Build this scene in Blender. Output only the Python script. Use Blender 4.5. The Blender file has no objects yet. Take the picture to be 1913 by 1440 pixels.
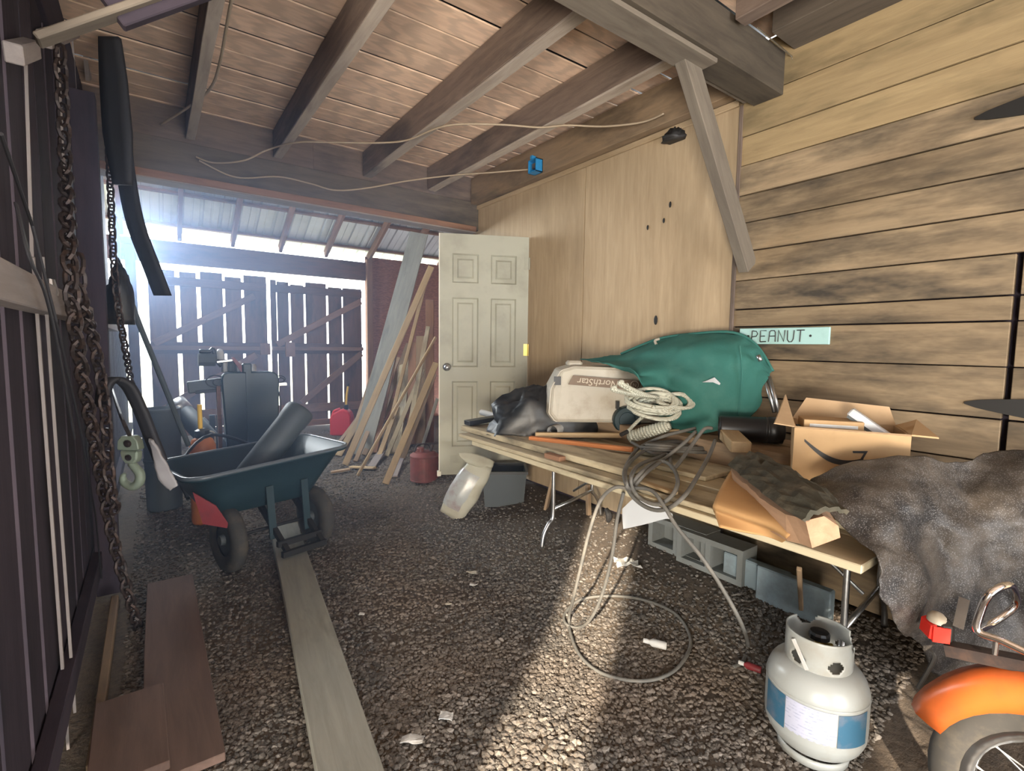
import bpy, bmesh, math, random
import numpy as np
from mathutils import Vector, Matrix, noise as mnoise
random.seed(7); np.random.seed(7)
SC = bpy.context.scene
COL = SC.collection

# ------------------------------------------------------------------ camera
FPX, CX, CY, HC = 926.39, 956.5, 720.0, 1.40
RC = np.array([[0.81029121, 0.03724751, -0.58484252],
               [-0.58588898, 0.07318167, -0.80708026],
               [0.01273802, 0.99662283, 0.08112137]])      # camera axes -> world axes
cam = bpy.data.cameras.new('camera'); cam.sensor_width = 36.0; cam.lens = 36.0*FPX/1913.0
cam.clip_start = 0.02; cam.clip_end = 200
cam_o = bpy.data.objects.new('camera', cam); COL.objects.link(cam_o)
m4 = Matrix.Identity(4)
for i in range(3):
    for j in range(3): m4[i][j] = RC[i][j]
m4[0][3], m4[1][3], m4[2][3] = 0.0, 0.0, HC
cam_o.matrix_world = m4
SC.camera = cam_o

# ------------------------------------------------------------------ light
SC.view_settings.view_transform = 'Standard'; SC.view_settings.look = 'None'
SC.view_settings.gamma = 1.0; SC.view_settings.use_curve_mapping = False
SC.view_settings.exposure = 1.15
world = bpy.data.worlds.new('daylight'); SC.world = world; world.use_nodes = True
wn = world.node_tree.nodes; wl = world.node_tree.links
wn['Background'].inputs['Color'].default_value = (0.86, 0.93, 1.0, 1)
wn['Background'].inputs['Strength'].default_value = 5.0
def lamp(kind, name, loc, aim, energy, color, size=1.0, size_y=None):
    l = bpy.data.lights.new(name, kind); l.energy = energy; l.color = color
    if kind == 'AREA':
        l.shape = 'RECTANGLE'; l.size = size; l.size_y = size_y or size
    o = bpy.data.objects.new(name, l); COL.objects.link(o); o.location = loc
    o.rotation_euler = Vector(Vector(aim)-Vector(loc)).to_track_quat('-Z', 'Y').to_euler()
    return o
SUN_DIR = Vector((0.82*math.cos(math.radians(22)), 0.572*math.cos(math.radians(22)), -math.sin(math.radians(22))))
s = lamp('SUN', 'sun', (-8, -6, 6), Vector((-8, -6, 6))+SUN_DIR, 8.0, (1.0, 0.85, 0.66)); s.data.angle = 0.02
# added fill lamp standing in for daylight at the entrance behind the camera
lamp('AREA', 'entrance_fill', (1.1, -2.55, .4), (.8, 1.6, 3.0), 60.0, (1.0, 0.90, 0.80), 1.8, .6)
# added fill lamp at a made-up hatch in the sun-blocking wall, left behind camera
lamp('AREA', 'hatch_fill', (-2.22, -1.72, .62), (1.5, 2.2, 2.75), 125.0, (1.0, 0.88, 0.72), 1.0, 1.0)
# area lamp for the side daylight, set at an opening cut in the left wall
lamp('AREA', 'side_opening_daylight', (-.45, 6.6, 2.42), (2.65, 2.9, 1.9), 95.0, (0.80, 0.89, 1.0), 1.4, 0.8)

# ------------------------------------------------------------------ helpers
def ray(px, py):
    return RC @ np.array([px-CX, -(py-CY), -FPX]) / FPX
def P(px, py, X=None, Y=None, Z=None):
    d = ray(px, py)
    t = X/d[0] if X is not None else (Y/d[1] if Y is not None else (Z-HC)/d[2])
    return Vector((t*d[0], t*d[1], HC+t*d[2]))
def sstep(a, b, x):
    t = min(1, max(0, (x-a)/(b-a))); return t*t*(3-2*t)
def ground(x, y):
    z = 0.19*sstep(1.55, 2.55, x)*sstep(8.0, 5.0, y)
    return z + 0.022*mnoise.noise(Vector((x*0.9, y*0.9, 3.3))) + 0.008*mnoise.noise(Vector((x*4, y*4, 1.1)))
def G(px, py, lift=0.0):
    z = 0.0
    for _ in range(12):
        p = P(px, py, Z=z+lift); z = ground(p.x, p.y)
    return P(px, py, Z=z+lift)
def cat(pts, k=6, closed=False):
    pts = [Vector(p) for p in pts]; n = len(pts); out = []
    rng = range(n) if closed else range(n-1)
    for i in rng:
        if closed: p0, p1, p2, p3 = pts[(i-1) % n], pts[i], pts[(i+1) % n], pts[(i+2) % n]
        else: p0, p1, p2, p3 = pts[max(i-1, 0)], pts[i], pts[i+1], pts[min(i+2, n-1)]
        for j in range(k):
            t = j/k
            out.append(0.5*((2*p1)+(p2-p0)*t+(2*p0-5*p1+4*p2-p3)*t*t+(3*p1-p0-3*p2+p3)*t*t*t))
    if not closed: out.append(pts[-1])
    return out

class MB:
    def __init__(self): self.v = []; self.f = []
    def add(self, vs, fs):
        b = len(self.v); self.v += [Vector(x) for x in vs]; self.f += [tuple(b+i for i in f) for f in fs]; return self
    def box(self, x0, x1, y0, y1, z0, z1, M=None):
        vs = [Vector((x, y, z)) for z in (z0, z1) for y in (y0, y1) for x in (x0, x1)]
        if M is not None: vs = [M @ v for v in vs]
        return self.add(vs, [(0, 2, 3, 1), (4, 5, 7, 6), (0, 1, 5, 4), (2, 6, 7, 3), (0, 4, 6, 2), (1, 3, 7, 5)])
    def bar(self, a, b, w, t, up=(0, 0, 1)):
        a, b = Vector(a), Vector(b); M = frame(a, b, up); L = (b-a).length
        return self.box(0, L, -w/2, w/2, -t/2, t/2, M)
    def tube(self, pts, r, n=8, closed=False, cap=True):
        pts = [Vector(p) for p in pts]; N = len(pts); rings = []
        rr = r if isinstance(r, (list, tuple)) else [r]*N
        ref = None
        for i in range(N):
            if closed: t = pts[(i+1) % N]-pts[i-1]
            else: t = pts[min(i+1, N-1)]-pts[max(i-1, 0)]
            if t.length < 1e-9: t = Vector((0, 0, 1))
            t.normalize()
            if ref is None:
                ref = Vector((0, 0, 1)) if abs(t.z) < .9 else Vector((1, 0, 0))
            u = ref - t*ref.dot(t)
            if u.length < 1e-6: u = t.orthogonal()
            u.normalize(); ref = u; w = t.cross(u)
            rings.append([pts[i]+(u*math.cos(2*math.pi*k/n)+w*math.sin(2*math.pi*k/n))*rr[i] for k in range(n)])
        vs = [p for rg in rings for p in rg]; fs = []
        for i in range(N if closed else N-1):
            j = (i+1) % N
            for k in range(n): fs.append((i*n+k, i*n+(k+1) % n, j*n+(k+1) % n, j*n+k))
        if not closed and cap:
            fs.append(tuple(range(n-1, -1, -1))); fs.append(tuple((N-1)*n+k for k in range(n)))
        return self.add(vs, fs)
    def lathe(self, prof, n=32, c=(0, 0, 0), M=None, a0=0.0, a1=2*math.pi):
        full = abs(a1-a0-2*math.pi) < 1e-6; K = n if full else n+1; vs = []
        for (r, z) in prof:
            for k in range(K):
                a = a0+(a1-a0)*k/n; vs.append(Vector((r*math.cos(a), r*math.sin(a), z)))
        vs = [(M @ v if M is not None else v)+Vector(c) for v in vs]; fs = []
        for i in range(len(prof)-1):
            for k in range(n):
                k2 = (k+1) % K
                fs.append((i*K+k, i*K+k2, (i+1)*K+k2, (i+1)*K+k))
        return self.add(vs, fs)
    def prism(self, poly, h, M=None, z0=0.0):
        n = len(poly); vs = [Vector((x, y, z0)) for x, y in poly]+[Vector((x, y, z0+h)) for x, y in poly]
        if M is not None: vs = [M @ v for v in vs]
        fs = [tuple(range(n-1, -1, -1)), tuple(range(n, 2*n))]+[(i, (i+1) % n, n+(i+1) % n, n+i) for i in range(n)]
        return self.add(vs, fs)
    def grid(self, rows, thick=0.0):
        m, n = len(rows), len(rows[0])
        vs = [p for r in rows for p in r]
        fs = [(i*n+j, i*n+j+1, (i+1)*n+j+1, (i+1)*n+j) for i in range(m-1) for j in range(n-1)]
        return self.add(vs, fs)
    def build(self, name, mat, parent=None, smooth=False, bevel=0.0, solid=0.0, sub=0, M=None, base=True):
        """world-space verts -> one object; origin at bottom centre of its box (or frame M)"""
        if M is None:
            lo = Vector([min(v[i] for v in self.v) for i in range(3)]); hi = Vector([max(v[i] for v in self.v) for i in range(3)])
            o = Vector(((lo.x+hi.x)/2, (lo.y+hi.y)/2, lo.z)); M = Matrix.Translation(o)
        Mi = M.inverted()
        me = bpy.data.meshes.new(name); me.from_pydata([tuple(Mi @ v) for v in self.v], [], self.f)
        bm = bmesh.new(); bm.from_mesh(me); bmesh.ops.recalc_face_normals(bm, faces=bm.faces)
        if bevel: bmesh.ops.bevel(bm, geom=bm.edges[:], offset=bevel, segments=1, affect='EDGES', profile=.5, clamp_overlap=True)
        bm.to_mesh(me); bm.free()
        if smooth:
            for p in me.polygons: p.use_smooth = True
        ob = bpy.data.objects.new(name, me); COL.objects.link(ob)
        if mat is not None: me.materials.append(mat)
        ob.matrix_world = M
        if parent is not None: setpar(ob, parent)
        if solid:
            md = ob.modifiers.new('thick', 'SOLIDIFY'); md.thickness = solid; md.offset = 0
        if sub:
            md = ob.modifiers.new('sub', 'SUBSURF'); md.levels = sub; md.render_levels = sub
        return ob
WM = {}
def setpar(ob, parent):
    mw = ob.matrix_world.copy() if ob.name not in WM else WM[ob.name]
    pm = WM.get(parent.name, parent.matrix_world)
    WM[ob.name] = mw.copy()
    ob.parent = parent; ob.matrix_parent_inverse = Matrix.Identity(4); ob.matrix_basis = pm.inverted() @ mw
def frame(a, b, up=(0, 0, 1)):
    a, b = Vector(a), Vector(b); x = (b-a).normalized(); up = Vector(up)
    y = up.cross(x)
    if y.length < 1e-4: y = Vector((0, 1, 0)).cross(x)
    y.normalize(); z = x.cross(y)
    return Matrix(((x.x, y.x, z.x, a.x), (x.y, y.y, z.y, a.y), (x.z, y.z, z.z, a.z), (0, 0, 0, 1)))
def plank(name, a, b, w, t, mat, parent=None, up=(0, 0, 1), bevel=0.003, ragged=0.0):
    """board from a to b, width w, thickness t; grain along its local X"""
    a, b = Vector(a), Vector(b); L = (b-a).length; M = frame(a, b, up) @ Matrix.Translation((L/2, 0, 0))
    m = MB(); n = max(1, min(4, int(L/0.6))); vs = []; fs = []
    for i in range(n+1):
        x = -L/2+L*i/n; j = (random.uniform(-1, 1)*ragged, random.uniform(-1, 1)*ragged)
        vs += [(x, -w/2+j[0], -t/2), (x, w/2+j[1], -t/2), (x, w/2+j[1], t/2), (x, -w/2+j[0], t/2)]
    for i in range(n):
        for k in range(4): fs.append((i*4+k, i*4+(k+1) % 4, i*4+4+(k+1) % 4, i*4+4+k))
    fs += [(3, 2, 1, 0), tuple(n*4+k for k in range(4))]
    m.v = [M @ Vector(v) for v in vs]; m.f = fs
    o = m.build(name, mat, None, M=M)
    if parent is not None: setpar(o, parent)
    if bevel:
        md = o.modifiers.new('edge', 'BEVEL'); md.width = bevel; md.segments = 1
    return o
def tag(o, label, cat_, group=None):
    o['label'] = label; o['category'] = cat_
    if group: o['group'] = group
    return o
def thing(name, loc, label, cat_, group=None):
    o = bpy.data.objects.new(name, None); COL.objects.link(o); o.location = loc; o.empty_display_size = .1
    WM[o.name] = Matrix.Translation(loc); o.matrix_world = Matrix.Translation(loc)
    return tag(o, label, cat_, group)
def struct(name, loc=(0, 0, 0), label=None, mesh=None):
    o = bpy.data.objects.new(name, mesh); COL.objects.link(o); o.location = loc
    o.matrix_world = Matrix.Translation(loc); WM[o.name] = Matrix.Translation(loc)
    o['kind'] = 'structure'
    if label: o['label'] = label
    return o
def as_struct(o, label):
    o['kind'] = 'structure'; o['label'] = label; return o
def wpatch(rows, k=6):
    """control grid of world points -> smooth denser grid"""
    r1 = [cat(r, k) for r in rows]
    cols = [cat([r[j] for r in r1], k) for j in range(len(r1[0]))]
    return [[cols[j][i] for j in range(len(cols))] for i in range(len(cols[0]))]
def crumple(rows, amp, sc, seed=0.0):
    out = []
    for r in rows:
        q = []
        for p in r:
            n = mnoise.noise_vector(p*sc+Vector((seed, seed*2, 0)))
            n2 = mnoise.noise_vector(p*sc*2.7+Vector((seed, 0, seed)))
            q.append(p+n*amp+n2*amp*.45)
        out.append(q)
    return out
def lump(c, rx, ry, rz, rot=0.0, amp=0.15, sc=4.0, seed=0.0, nu=40, nv=14, low=-0.15, power=1.0):
    """draped heap: displaced dome, base near c.z"""
    rows = []
    for i in range(nv+1):
        ph = low+(math.pi/2-low)*i/nv; r = []
        for j in range(nu):
            th = 2*math.pi*j/nu
            d = Vector((math.cos(ph)*math.cos(th), math.cos(ph)*math.sin(th), math.sin(ph)))
            s = 1+amp*mnoise.noise(d*sc*.5+Vector((seed, 0, 0)))+amp*.6*mnoise.noise(d*sc*1.4+Vector((0, seed, 0)))
            s += amp*.5*abs(mnoise.noise(d*sc*2.2+Vector((seed, seed, 0))))
            x, y, z = d.x*rx*s, d.y*ry*s, max(0, d.z)*rz*s if d.z > 0 else 0.0
            r.append(Vector((c[0]+x*math.cos(rot)-y*math.sin(rot), c[1]+x*math.sin(rot)+y*math.cos(rot), c[2]+z)))
        rows.append(r)
    m = MB(); n = nu; vs = [p for r in rows for p in r]; fs = []
    for i in range(nv):
        for j in range(n): fs.append((i*n+j, i*n+(j+1) % n, (i+1)*n+(j+1) % n, (i+1)*n+j))
    fs.append(tuple(range(n-1, -1, -1)))
    m.add(vs, fs); return m

# ------------------------------------------------------------------ materials
def newmat(name):
    m = bpy.data.materials.new(name); m.use_nodes = True
    nt = m.node_tree; b = nt.nodes['Principled BSDF']; return m, nt, b
def lk(nt, a, b): nt.links.new(a, b)
def rgb(c): return (c[0], c[1], c[2], 1)
def ramp(nt, stops):
    r = nt.nodes.new('ShaderNodeValToRGB'); e = r.color_ramp.elements
    while len(e) < len(stops): e.new(0.5)
    for i, (p, c) in enumerate(stops): e[i].position = p; e[i].color = rgb(c)
    return r
def mixc(nt, fac, a, b, mode='MIX'):
    n = nt.nodes.new('ShaderNodeMix'); n.data_type = 'RGBA'; n.blend_type = mode; n.clamp_result = True
    for s, v in ((n.inputs[0], fac), (n.inputs[6], a), (n.inputs[7], b)):
        if hasattr(v, 'is_output'): lk(nt, v, s)
        elif isinstance(v, (int, float)): s.default_value = v
        else: s.default_value = rgb(v)
    return n.outputs[2]
def noise(nt, vec, scale, detail=4, rough=.55, dist=0.0):
    n = nt.nodes.new('ShaderNodeTexNoise'); n.inputs['Scale'].default_value = scale; n.inputs['Detail'].default_value = detail
    n.inputs['Roughness'].default_value = rough; n.inputs['Distortion'].default_value = dist
    if vec is not None: lk(nt, vec, n.inputs['Vector'])
    return n.outputs['Fac']
def objvec(nt, scale=(1, 1, 1), rand=True):
    tc = nt.nodes.new('ShaderNodeTexCoord'); mp = nt.nodes.new('ShaderNodeMapping'); mp.inputs['Scale'].default_value = scale
    lk(nt, tc.outputs['Object'], mp.inputs['Vector'])
    if rand:
        oi = nt.nodes.new('ShaderNodeObjectInfo'); mu = nt.nodes.new('ShaderNodeMath'); mu.operation = 'MULTIPLY'; mu.inputs[1].default_value = 53.0
        lk(nt, oi.outputs['Random'], mu.inputs[0]); lk(nt, mu.outputs[0], mp.inputs['Location'])
    return mp.outputs['Vector']
def bump(nt, b, h, strength=.3, dist=.01):
    n = nt.nodes.new('ShaderNodeBump'); n.inputs['Strength'].default_value = strength; n.inputs['Distance'].default_value = dist
    lk(nt, h, n.inputs['Height']); lk(nt, n.outputs['Normal'], b.inputs['Normal'])
def step(nt, v, lo, hi):
    n = nt.nodes.new('ShaderNodeMapRange'); n.inputs[1].default_value = lo; n.inputs[2].default_value = hi; lk(nt, v, n.inputs[0]); return n.outputs[0]
def wood(name, a, b, stain=None, amt=0.5, gs=9.0, rough=.85, var=.35, cathedral=False, blotch=1.6):
    m, nt, bs = newmat(name)
    v = objvec(nt, (0.9, gs, gs)); g = noise(nt, v, 3.0, 6, .65, .6)
    col = mixc(nt, step(nt, g, .30, .70), a, b)
    if cathedral:
        w = nt.nodes.new('ShaderNodeTexWave'); w.wave_type = 'RINGS'; w.rings_direction = 'Y'
        w.inputs['Scale'].default_value = 3.2; w.inputs['Distortion'].default_value = 7.0; w.inputs['Detail'].default_value = 3; w.inputs['Detail Scale'].default_value = 1.2
        lk(nt, objvec(nt, (0.8, 4.5, 4.5)), w.inputs['Vector'])
        col = mixc(nt, step(nt, w.outputs['Fac'], .35, .95), col, tuple(x*.72 for x in a))
    if stain:
        s = noise(nt, objvec(nt, (0.7, 2.2, 2.2)), blotch, 5, .65)
        col = mixc(nt, step(nt, s, .62-.25*amt, .80-.1*amt), col, stain)
    oi = nt.nodes.new('ShaderNodeObjectInfo'); mr = nt.nodes.new('ShaderNodeMapRange'); mr.inputs[3].default_value = 1-var; mr.inputs[4].default_value = 1+var*.6
    lk(nt, oi.outputs['Random'], mr.inputs[0])
    hs = nt.nodes.new('ShaderNodeHueSaturation'); lk(nt, mr.outputs[0], hs.inputs['Value']); lk(nt, col, hs.inputs['Color'])
    lk(nt, hs.outputs['Color'], bs.inputs['Base Color']); bs.inputs['Roughness'].default_value = rough
    bs.inputs['Specular IOR Level'].default_value = .25
    bump(nt, bs, g, .35, .004); return m
def plain(name, c, rough=.6, metal=0.0, dirt=None, dscale=6.0, damt=.5, spec=.5, bmp=0.0, bscale=40.0):
    m, nt, bs = newmat(name)
    if dirt:
        n = noise(nt, objvec(nt), dscale, 6, .65)
        lk(nt, mixc(nt, step(nt, n, .60-.25*damt, .78), c, dirt), bs.inputs['Base Color'])
    else: bs.inputs['Base Color'].default_value = rgb(c)
    bs.inputs['Roughness'].default_value = rough; bs.inputs['Metallic'].default_value = metal; bs.inputs['Specular IOR Level'].default_value = spec
    if bmp: bump(nt, bs, noise(nt, objvec(nt), bscale, 4), bmp, .004)
    return m
M_ = {}
M_['ceil'] = wood('ceiling_board_wood', (.80, .59, .44), (.62, .44, .32), (.38, .25, .18), .25, 10, cathedral=True, var=.14)
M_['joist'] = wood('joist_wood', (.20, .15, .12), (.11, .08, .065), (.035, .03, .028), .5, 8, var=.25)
M_['joistpale'] = wood('lit_joist_edge', (.46, .40, .34), (.30, .25, .21), (.08, .065, .055), .4, 8, var=.12)  # paler copy of the joist wood, light from below put into its colour
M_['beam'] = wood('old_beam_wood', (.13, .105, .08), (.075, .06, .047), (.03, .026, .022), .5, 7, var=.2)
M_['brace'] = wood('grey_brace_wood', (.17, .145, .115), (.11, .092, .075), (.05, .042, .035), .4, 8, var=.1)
M_['nearbeam'] = wood('shaded_beam_wood', (.085, .07, .052), (.05, .041, .032), (.022, .019, .016), .5, 7, var=.1)  # darker copy of the beam wood, shade put into its colour
M_['barn'] = wood('barn_siding', (.33, .245, .15), (.20, .145, .09), (.045, .038, .03), .75, 9, var=.28, blotch=2.6)
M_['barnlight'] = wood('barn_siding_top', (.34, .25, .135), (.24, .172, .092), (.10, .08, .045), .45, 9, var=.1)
M_['ply'] = wood('plywood_sheet', (.44, .335, .215), (.34, .25, .155), (.26, .19, .115), .3, 11, var=.05, rough=.75, blotch=.8)
M_['dark'] = wood('dark_veiled_planks', (.050, .038, .050), (.030, .024, .034), (.013, .012, .018), .4, 8, var=.3)  # bluish veil over the left wall mixed into the wood colour
M_['paleedge'] = wood('pale_rail_wood', (.34, .30, .28), (.25, .22, .21), (.16, .135, .13), .2, 9, var=.1)
M_['door'] = wood('barn_door_planks', (.20, .105, .07), (.125, .07, .05), (.05, .03, .025), .35, 8, var=.3)
M_['rail'] = wood('barn_door_rail', (.30, .165, .10), (.20, .11, .07), (.08, .05, .03), .3, 8, var=.15)
M_['fresh'] = wood('fresh_cut_lumber', (.52, .385, .225), (.40, .29, .165), (.26, .185, .11), .3, 9, var=.25)
M_['lumber'] = wood('aged_lumber', (.34, .24, .15), (.23, .165, .11), (.09, .07, .05), .35, 8, var=.3)
M_['grey'] = wood('grey_weathered_plank', (.34, .335, .29), (.245, .245, .215), (.14, .14, .12), .3, 8, var=.12)
M_['dusty'] = wood('dusty_stacked_board', (.60, .53, .37), (.48, .42, .29), (.20, .17, .115), .34, 5, var=.12, blotch=2.0)
M_['mold'] = wood('mouldy_stacked_board', (.52, .45, .31), (.40, .34, .23), (.07, .06, .045), .62, 5, var=.1, blotch=3.2)
M_['orangewood'] = wood('orange_painted_wood', (.62, .25, .10), (.50, .19, .075), (.20, .09, .05), .3, 8, var=.05)
M_['redbrown'] = wood('red_brown_floor_board', (.16, .105, .085), (.115, .078, .064), (.07, .052, .046), .3, 8, var=.1)
M_['black'] = plain('black_plastic', (.012, .013, .015), .38)
M_['blackiron'] = plain('black_iron', (.015, .014, .013), .6, .3)
M_['rustiron'] = plain('rusty_chain_iron', (.045, .035, .033), .55, .6, (.10, .06, .045), 20, .6)
M_['steel'] = plain('galvanised_steel', (.55, .56, .57), .35, 1.0, (.35, .33, .3), 8, .3)
M_['chrome'] = plain('chrome', (.75, .75, .77), .12, 1.0)
M_['brass'] = plain('brass', (.65, .48, .14), .35, 1.0)
M_['concrete'] = plain('concrete_block_grey', (.20, .215, .21), .95, 0, (.18, .18, .16), 10, .5, bmp=.5, bscale=60)
M_['foam'] = plain('blue_grey_foam', (.28, .36, .40), .9, 0, (.16, .17, .16), 5, .5)
M_['bone'] = plain('dirty_white_plastic', (.44, .41, .34), .5, 0, (.27, .215, .15), 5, .55)
M_['whiteplas'] = plain('white_plastic', (.52, .54, .56), .4, 0, (.38, .37, .33), 7, .3)
M_['paper'] = plain('white_paper', (.56, .56, .54), .8, 0, (.40, .36, .30), 9, .4)
M_['olive'] = plain('olive_white_door_paint', (.36, .36, .29), .55, 0, (.25, .245, .19), 3, .4)
M_['oliveedge'] = plain('door_edge_paint', (.72, .70, .60), .5)
M_['red'] = plain('red_fuel_plastic', (.62, .02, .025), .4)
M_['redpaint'] = plain('dull_red_paint', (.20, .02, .025), .5, 0, (.08, .02, .022), 6, .5)
M_['rustcan'] = plain('rusty_red_can', (.20, .055, .045), .6, .2, (.10, .05, .035), 9, .6)
M_['orange'] = plain('orange_fender_paint', (.40, .085, .016), .35, 0, (.24, .06, .02), 5, .5)
M_['sprayorange'] = plain('orange_plastic', (.70, .22, .05), .4)
M_['yellow'] = plain('yellow_plastic', (.80, .50, .06), .4)
M_['tyre'] = plain('tyre_rubber', (.035, .033, .03), .85, 0, (.09, .075, .055), 9, .5)
M_['greencan'] = plain('green_canvas', (.035, .135, .115), .85, 0, (.065, .17, .145), 3.5, .5, .2, .3, 90)
M_['darkgreen'] = plain('dark_green_plastic', (.014, .034, .042), .45)
M_['cardb'] = plain('cardboard', (.42, .28, .15), .9, 0, (.34, .22, .115), 5, .4, .2)
M_['cardin'] = plain('cardboard_inside', (.42, .29, .17), .9, 0, (.34, .23, .13), 5, .4, .2)
M_['kraft'] = plain('kraft_cardboard', (.46, .27, .12), .85, 0, (.36, .21, .095), 4, .4, .2)
M_['ink'] = plain('black_ink', (.015, .014, .014), .6)
M_['signblue'] = plain('pale_blue_sign_paint', (.33, .52, .50), .6, 0, (.26, .42, .41), 9, .4)
M_['redlens'] = plain('red_lens', (.75, .03, .02), .2)
M_['tank'] = plain('grey_white_tank_paint', (.36, .38, .37), .32, 0, (.30, .285, .24), 5, .4)
M_['blackbag'] = plain('black_plastic_sheet', (.012, .014, .016), .45, 0, (.06, .052, .042), 5, .45, .6, .5, 12)
M_['cloth'] = plain('grey_cloth', (.36, .35, .36), .9, 0, (.25, .24, .25), 9, .5)
M_['strap'] = plain('dark_webbing', (.02, .02, .024), .7)
M_['wire'] = plain('dusty_wire', (.34, .27, .19), .7)
M_['cable'] = plain('grey_rubber_cable', (.10, .097, .088), .7, 0, (.17, .155, .13), 12, .5)
M_['blueplas'] = plain('blue_plastic_box', (.02, .22, .50), .45)
M_['blockgreen'] = plain('pale_green_block_paint', (.22, .27, .21), .55, .1, (.2, .2, .15), 9, .4)
M_['darkdrum'] = plain('dark_drum', (.06, .075, .085), .6)
M_['greycase'] = plain('dark_grey_case', (.055, .065, .068), .6)
def mat_rope():
    m, nt, bs = newmat('braided_white_rope'); v = objvec(nt, (1, 1, 1), False)
    w = nt.nodes.new('ShaderNodeTexWave'); w.inputs['Scale'].default_value = 60; w.inputs['Distortion'].default_value = 1.5; w.bands_direction = 'DIAGONAL'; lk(nt, v, w.inputs['Vector'])
    lk(nt, mixc(nt, step(nt, w.outputs['Fac'], .1, .7), (.30, .30, .24), (.52, .52, .43)), bs.inputs['Base Color']); bs.inputs['Roughness'].default_value = .9
    bump(nt, bs, w.outputs['Fac'], .5, .003); return m
M_['rope'] = mat_rope()
def mat_osb():
    m, nt, bs = newmat('strand_board'); v = objvec(nt, (5, 5, 14), False)
    vo = nt.nodes.new('ShaderNodeTexVoronoi'); vo.inputs['Scale'].default_value = 5; vo.inputs['Randomness'].default_value = 1; lk(nt, v, vo.inputs['Vector'])
    bw = nt.nodes.new('ShaderNodeSeparateColor'); lk(nt, vo.outputs['Color'], bw.inputs[0])
    lk(nt, mixc(nt, bw.outputs[0], (.30, .14, .095), (.19, .085, .06)), bs.inputs['Base Color']); bs.inputs['Roughness'].default_value = .8; return m
M_['osb'] = mat_osb()
def mat_tarp():
    m, nt, bs = newmat('woven_black_tarp'); v = objvec(nt, (1, 1, 1), False)
    n = noise(nt, v, 5, 6, .65); ch = nt.nodes.new('ShaderNodeTexVoronoi'); ch.inputs['Scale'].default_value = 210; lk(nt, v, ch.inputs['Vector'])
    c = mixc(nt, step(nt, n, .40, .68), (.013, .012, .012), (.085, .07, .056))
    c = mixc(nt, step(nt, ch.outputs['Distance'], .4, .1), c, (.15, .145, .145))  # pale specks put the glints of the weave into the colour
    lk(nt, c, bs.inputs['Base Color']); bs.inputs['Roughness'].default_value = .55; bs.inputs['Specular IOR Level'].default_value = .45
    bump(nt, bs, ch.outputs['Distance'], .3, .002); return m
M_['tarp'] = mat_tarp()
def mat_gravel(name, lo, mid, hi, island=True):
    m, nt, bs = newmat(name)
    if island: r = nt.nodes.new('ShaderNodeNewGeometry').outputs['Random Per Island']
    else: r = nt.nodes.new('ShaderNodeObjectInfo').outputs['Random']
    rp = ramp(nt, [(0, lo), (.55, mid), (1, hi)]); lk(nt, r, rp.inputs[0])
    tc = nt.nodes.new('ShaderNodeTexCoord'); n = noise(nt, tc.outputs['Object'], 1.3, 4)
    lk(nt, mixc(nt, step(nt, n, .45, .65), rp.outputs[0], mixc(nt, .5, rp.outputs[0], (.17, .125, .09))), bs.inputs['Base Color'])
    bs.inputs['Roughness'].default_value = .8; return m
M_['gravel'] = mat_gravel('gravel_stones', (.045, .04, .035), (.10, .089, .077), (.20, .18, .16))
M_['stone'] = mat_gravel('single_gravel_stone', (.06, .053, .046), (.12, .107, .093), (.23, .21, .18), False)
def mat_dirt():
    m, nt, bs = newmat('packed_dirt'); v = objvec(nt, (1, 1, 1), False)
    n = noise(nt, v, 1.1, 6, .6); n2 = noise(nt, v, 34, 4, .7)
    c = mixc(nt, step(nt, n, .35, .65), (.075, .058, .044), (.15, .115, .082)); c = mixc(nt, step(nt, n2, .4, .7), c, (.05, .04, .032))
    lk(nt, c, bs.inputs['Base Color']); bs.inputs['Roughness'].default_value = .95; bump(nt, bs, n2, .8, .01); return m
M_['dirt'] = mat_dirt()
def mat_label():
    m, nt, bs = newmat('printed_tank_label'); v = objvec(nt, (1, 1, 1), False)
    w = nt.nodes.new('ShaderNodeTexWave'); w.bands_direction = 'Z'; w.inputs['Scale'].default_value = 28; w.inputs['Distortion'].default_value = .4; lk(nt, v, w.inputs['Vector'])
    n = noise(nt, v, 55, 3); f = nt.nodes.new('ShaderNodeMath'); f.operation = 'MULTIPLY'; lk(nt, step(nt, w.outputs['Fac'], .7, .9), f.inputs[0]); lk(nt, step(nt, n, .45, .6), f.inputs[1])
    c = mixc(nt, f.outputs[0], (.46, .48, .60), (.30, .33, .46)); d = noise(nt, v, 7, 5)
    lk(nt, mixc(nt, step(nt, d, .58, .75), c, (.38, .33, .20)), bs.inputs['Base Color']); bs.inputs['Roughness'].default_value = .5; return m
M_['label'] = mat_label()
M_['labelblue'] = plain('blue_tank_label', (.035, .12, .20), .5, 0, (.22, .20, .22), 9, .5)
M_['bagprint'] = plain('shiny_printed_bag', (.34, .36, .36), .28, 0, (.20, .11, .09), 9, .5)
M_['bag'] = plain('white_woven_bag', (.42, .41, .33), .5, 0, (.32, .29, .21), 6, .5)
M_['bark'] = plain('dark_bark', (.05, .047, .035), .95, 0, (.12, .10, .07), 14, .6, .2, 1.0, 45)
M_['logwood'] = wood('split_log_wood', (.40, .25, .155), (.29, .175, .105), (.15, .09, .06), .3, 9, var=.05)
M_['metalroof'] = plain('metal_roof_sheet', (.72, .74, .74), .45, .35, (.55, .58, .56), 3, .4)
M_['grass'] = plain('sunlit_ground_outside', (.48, .50, .38), .95)
# ================================================================== SETTING
WX = 2.65            # plane of the plywood; plank siding stands 3 cm proud
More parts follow.
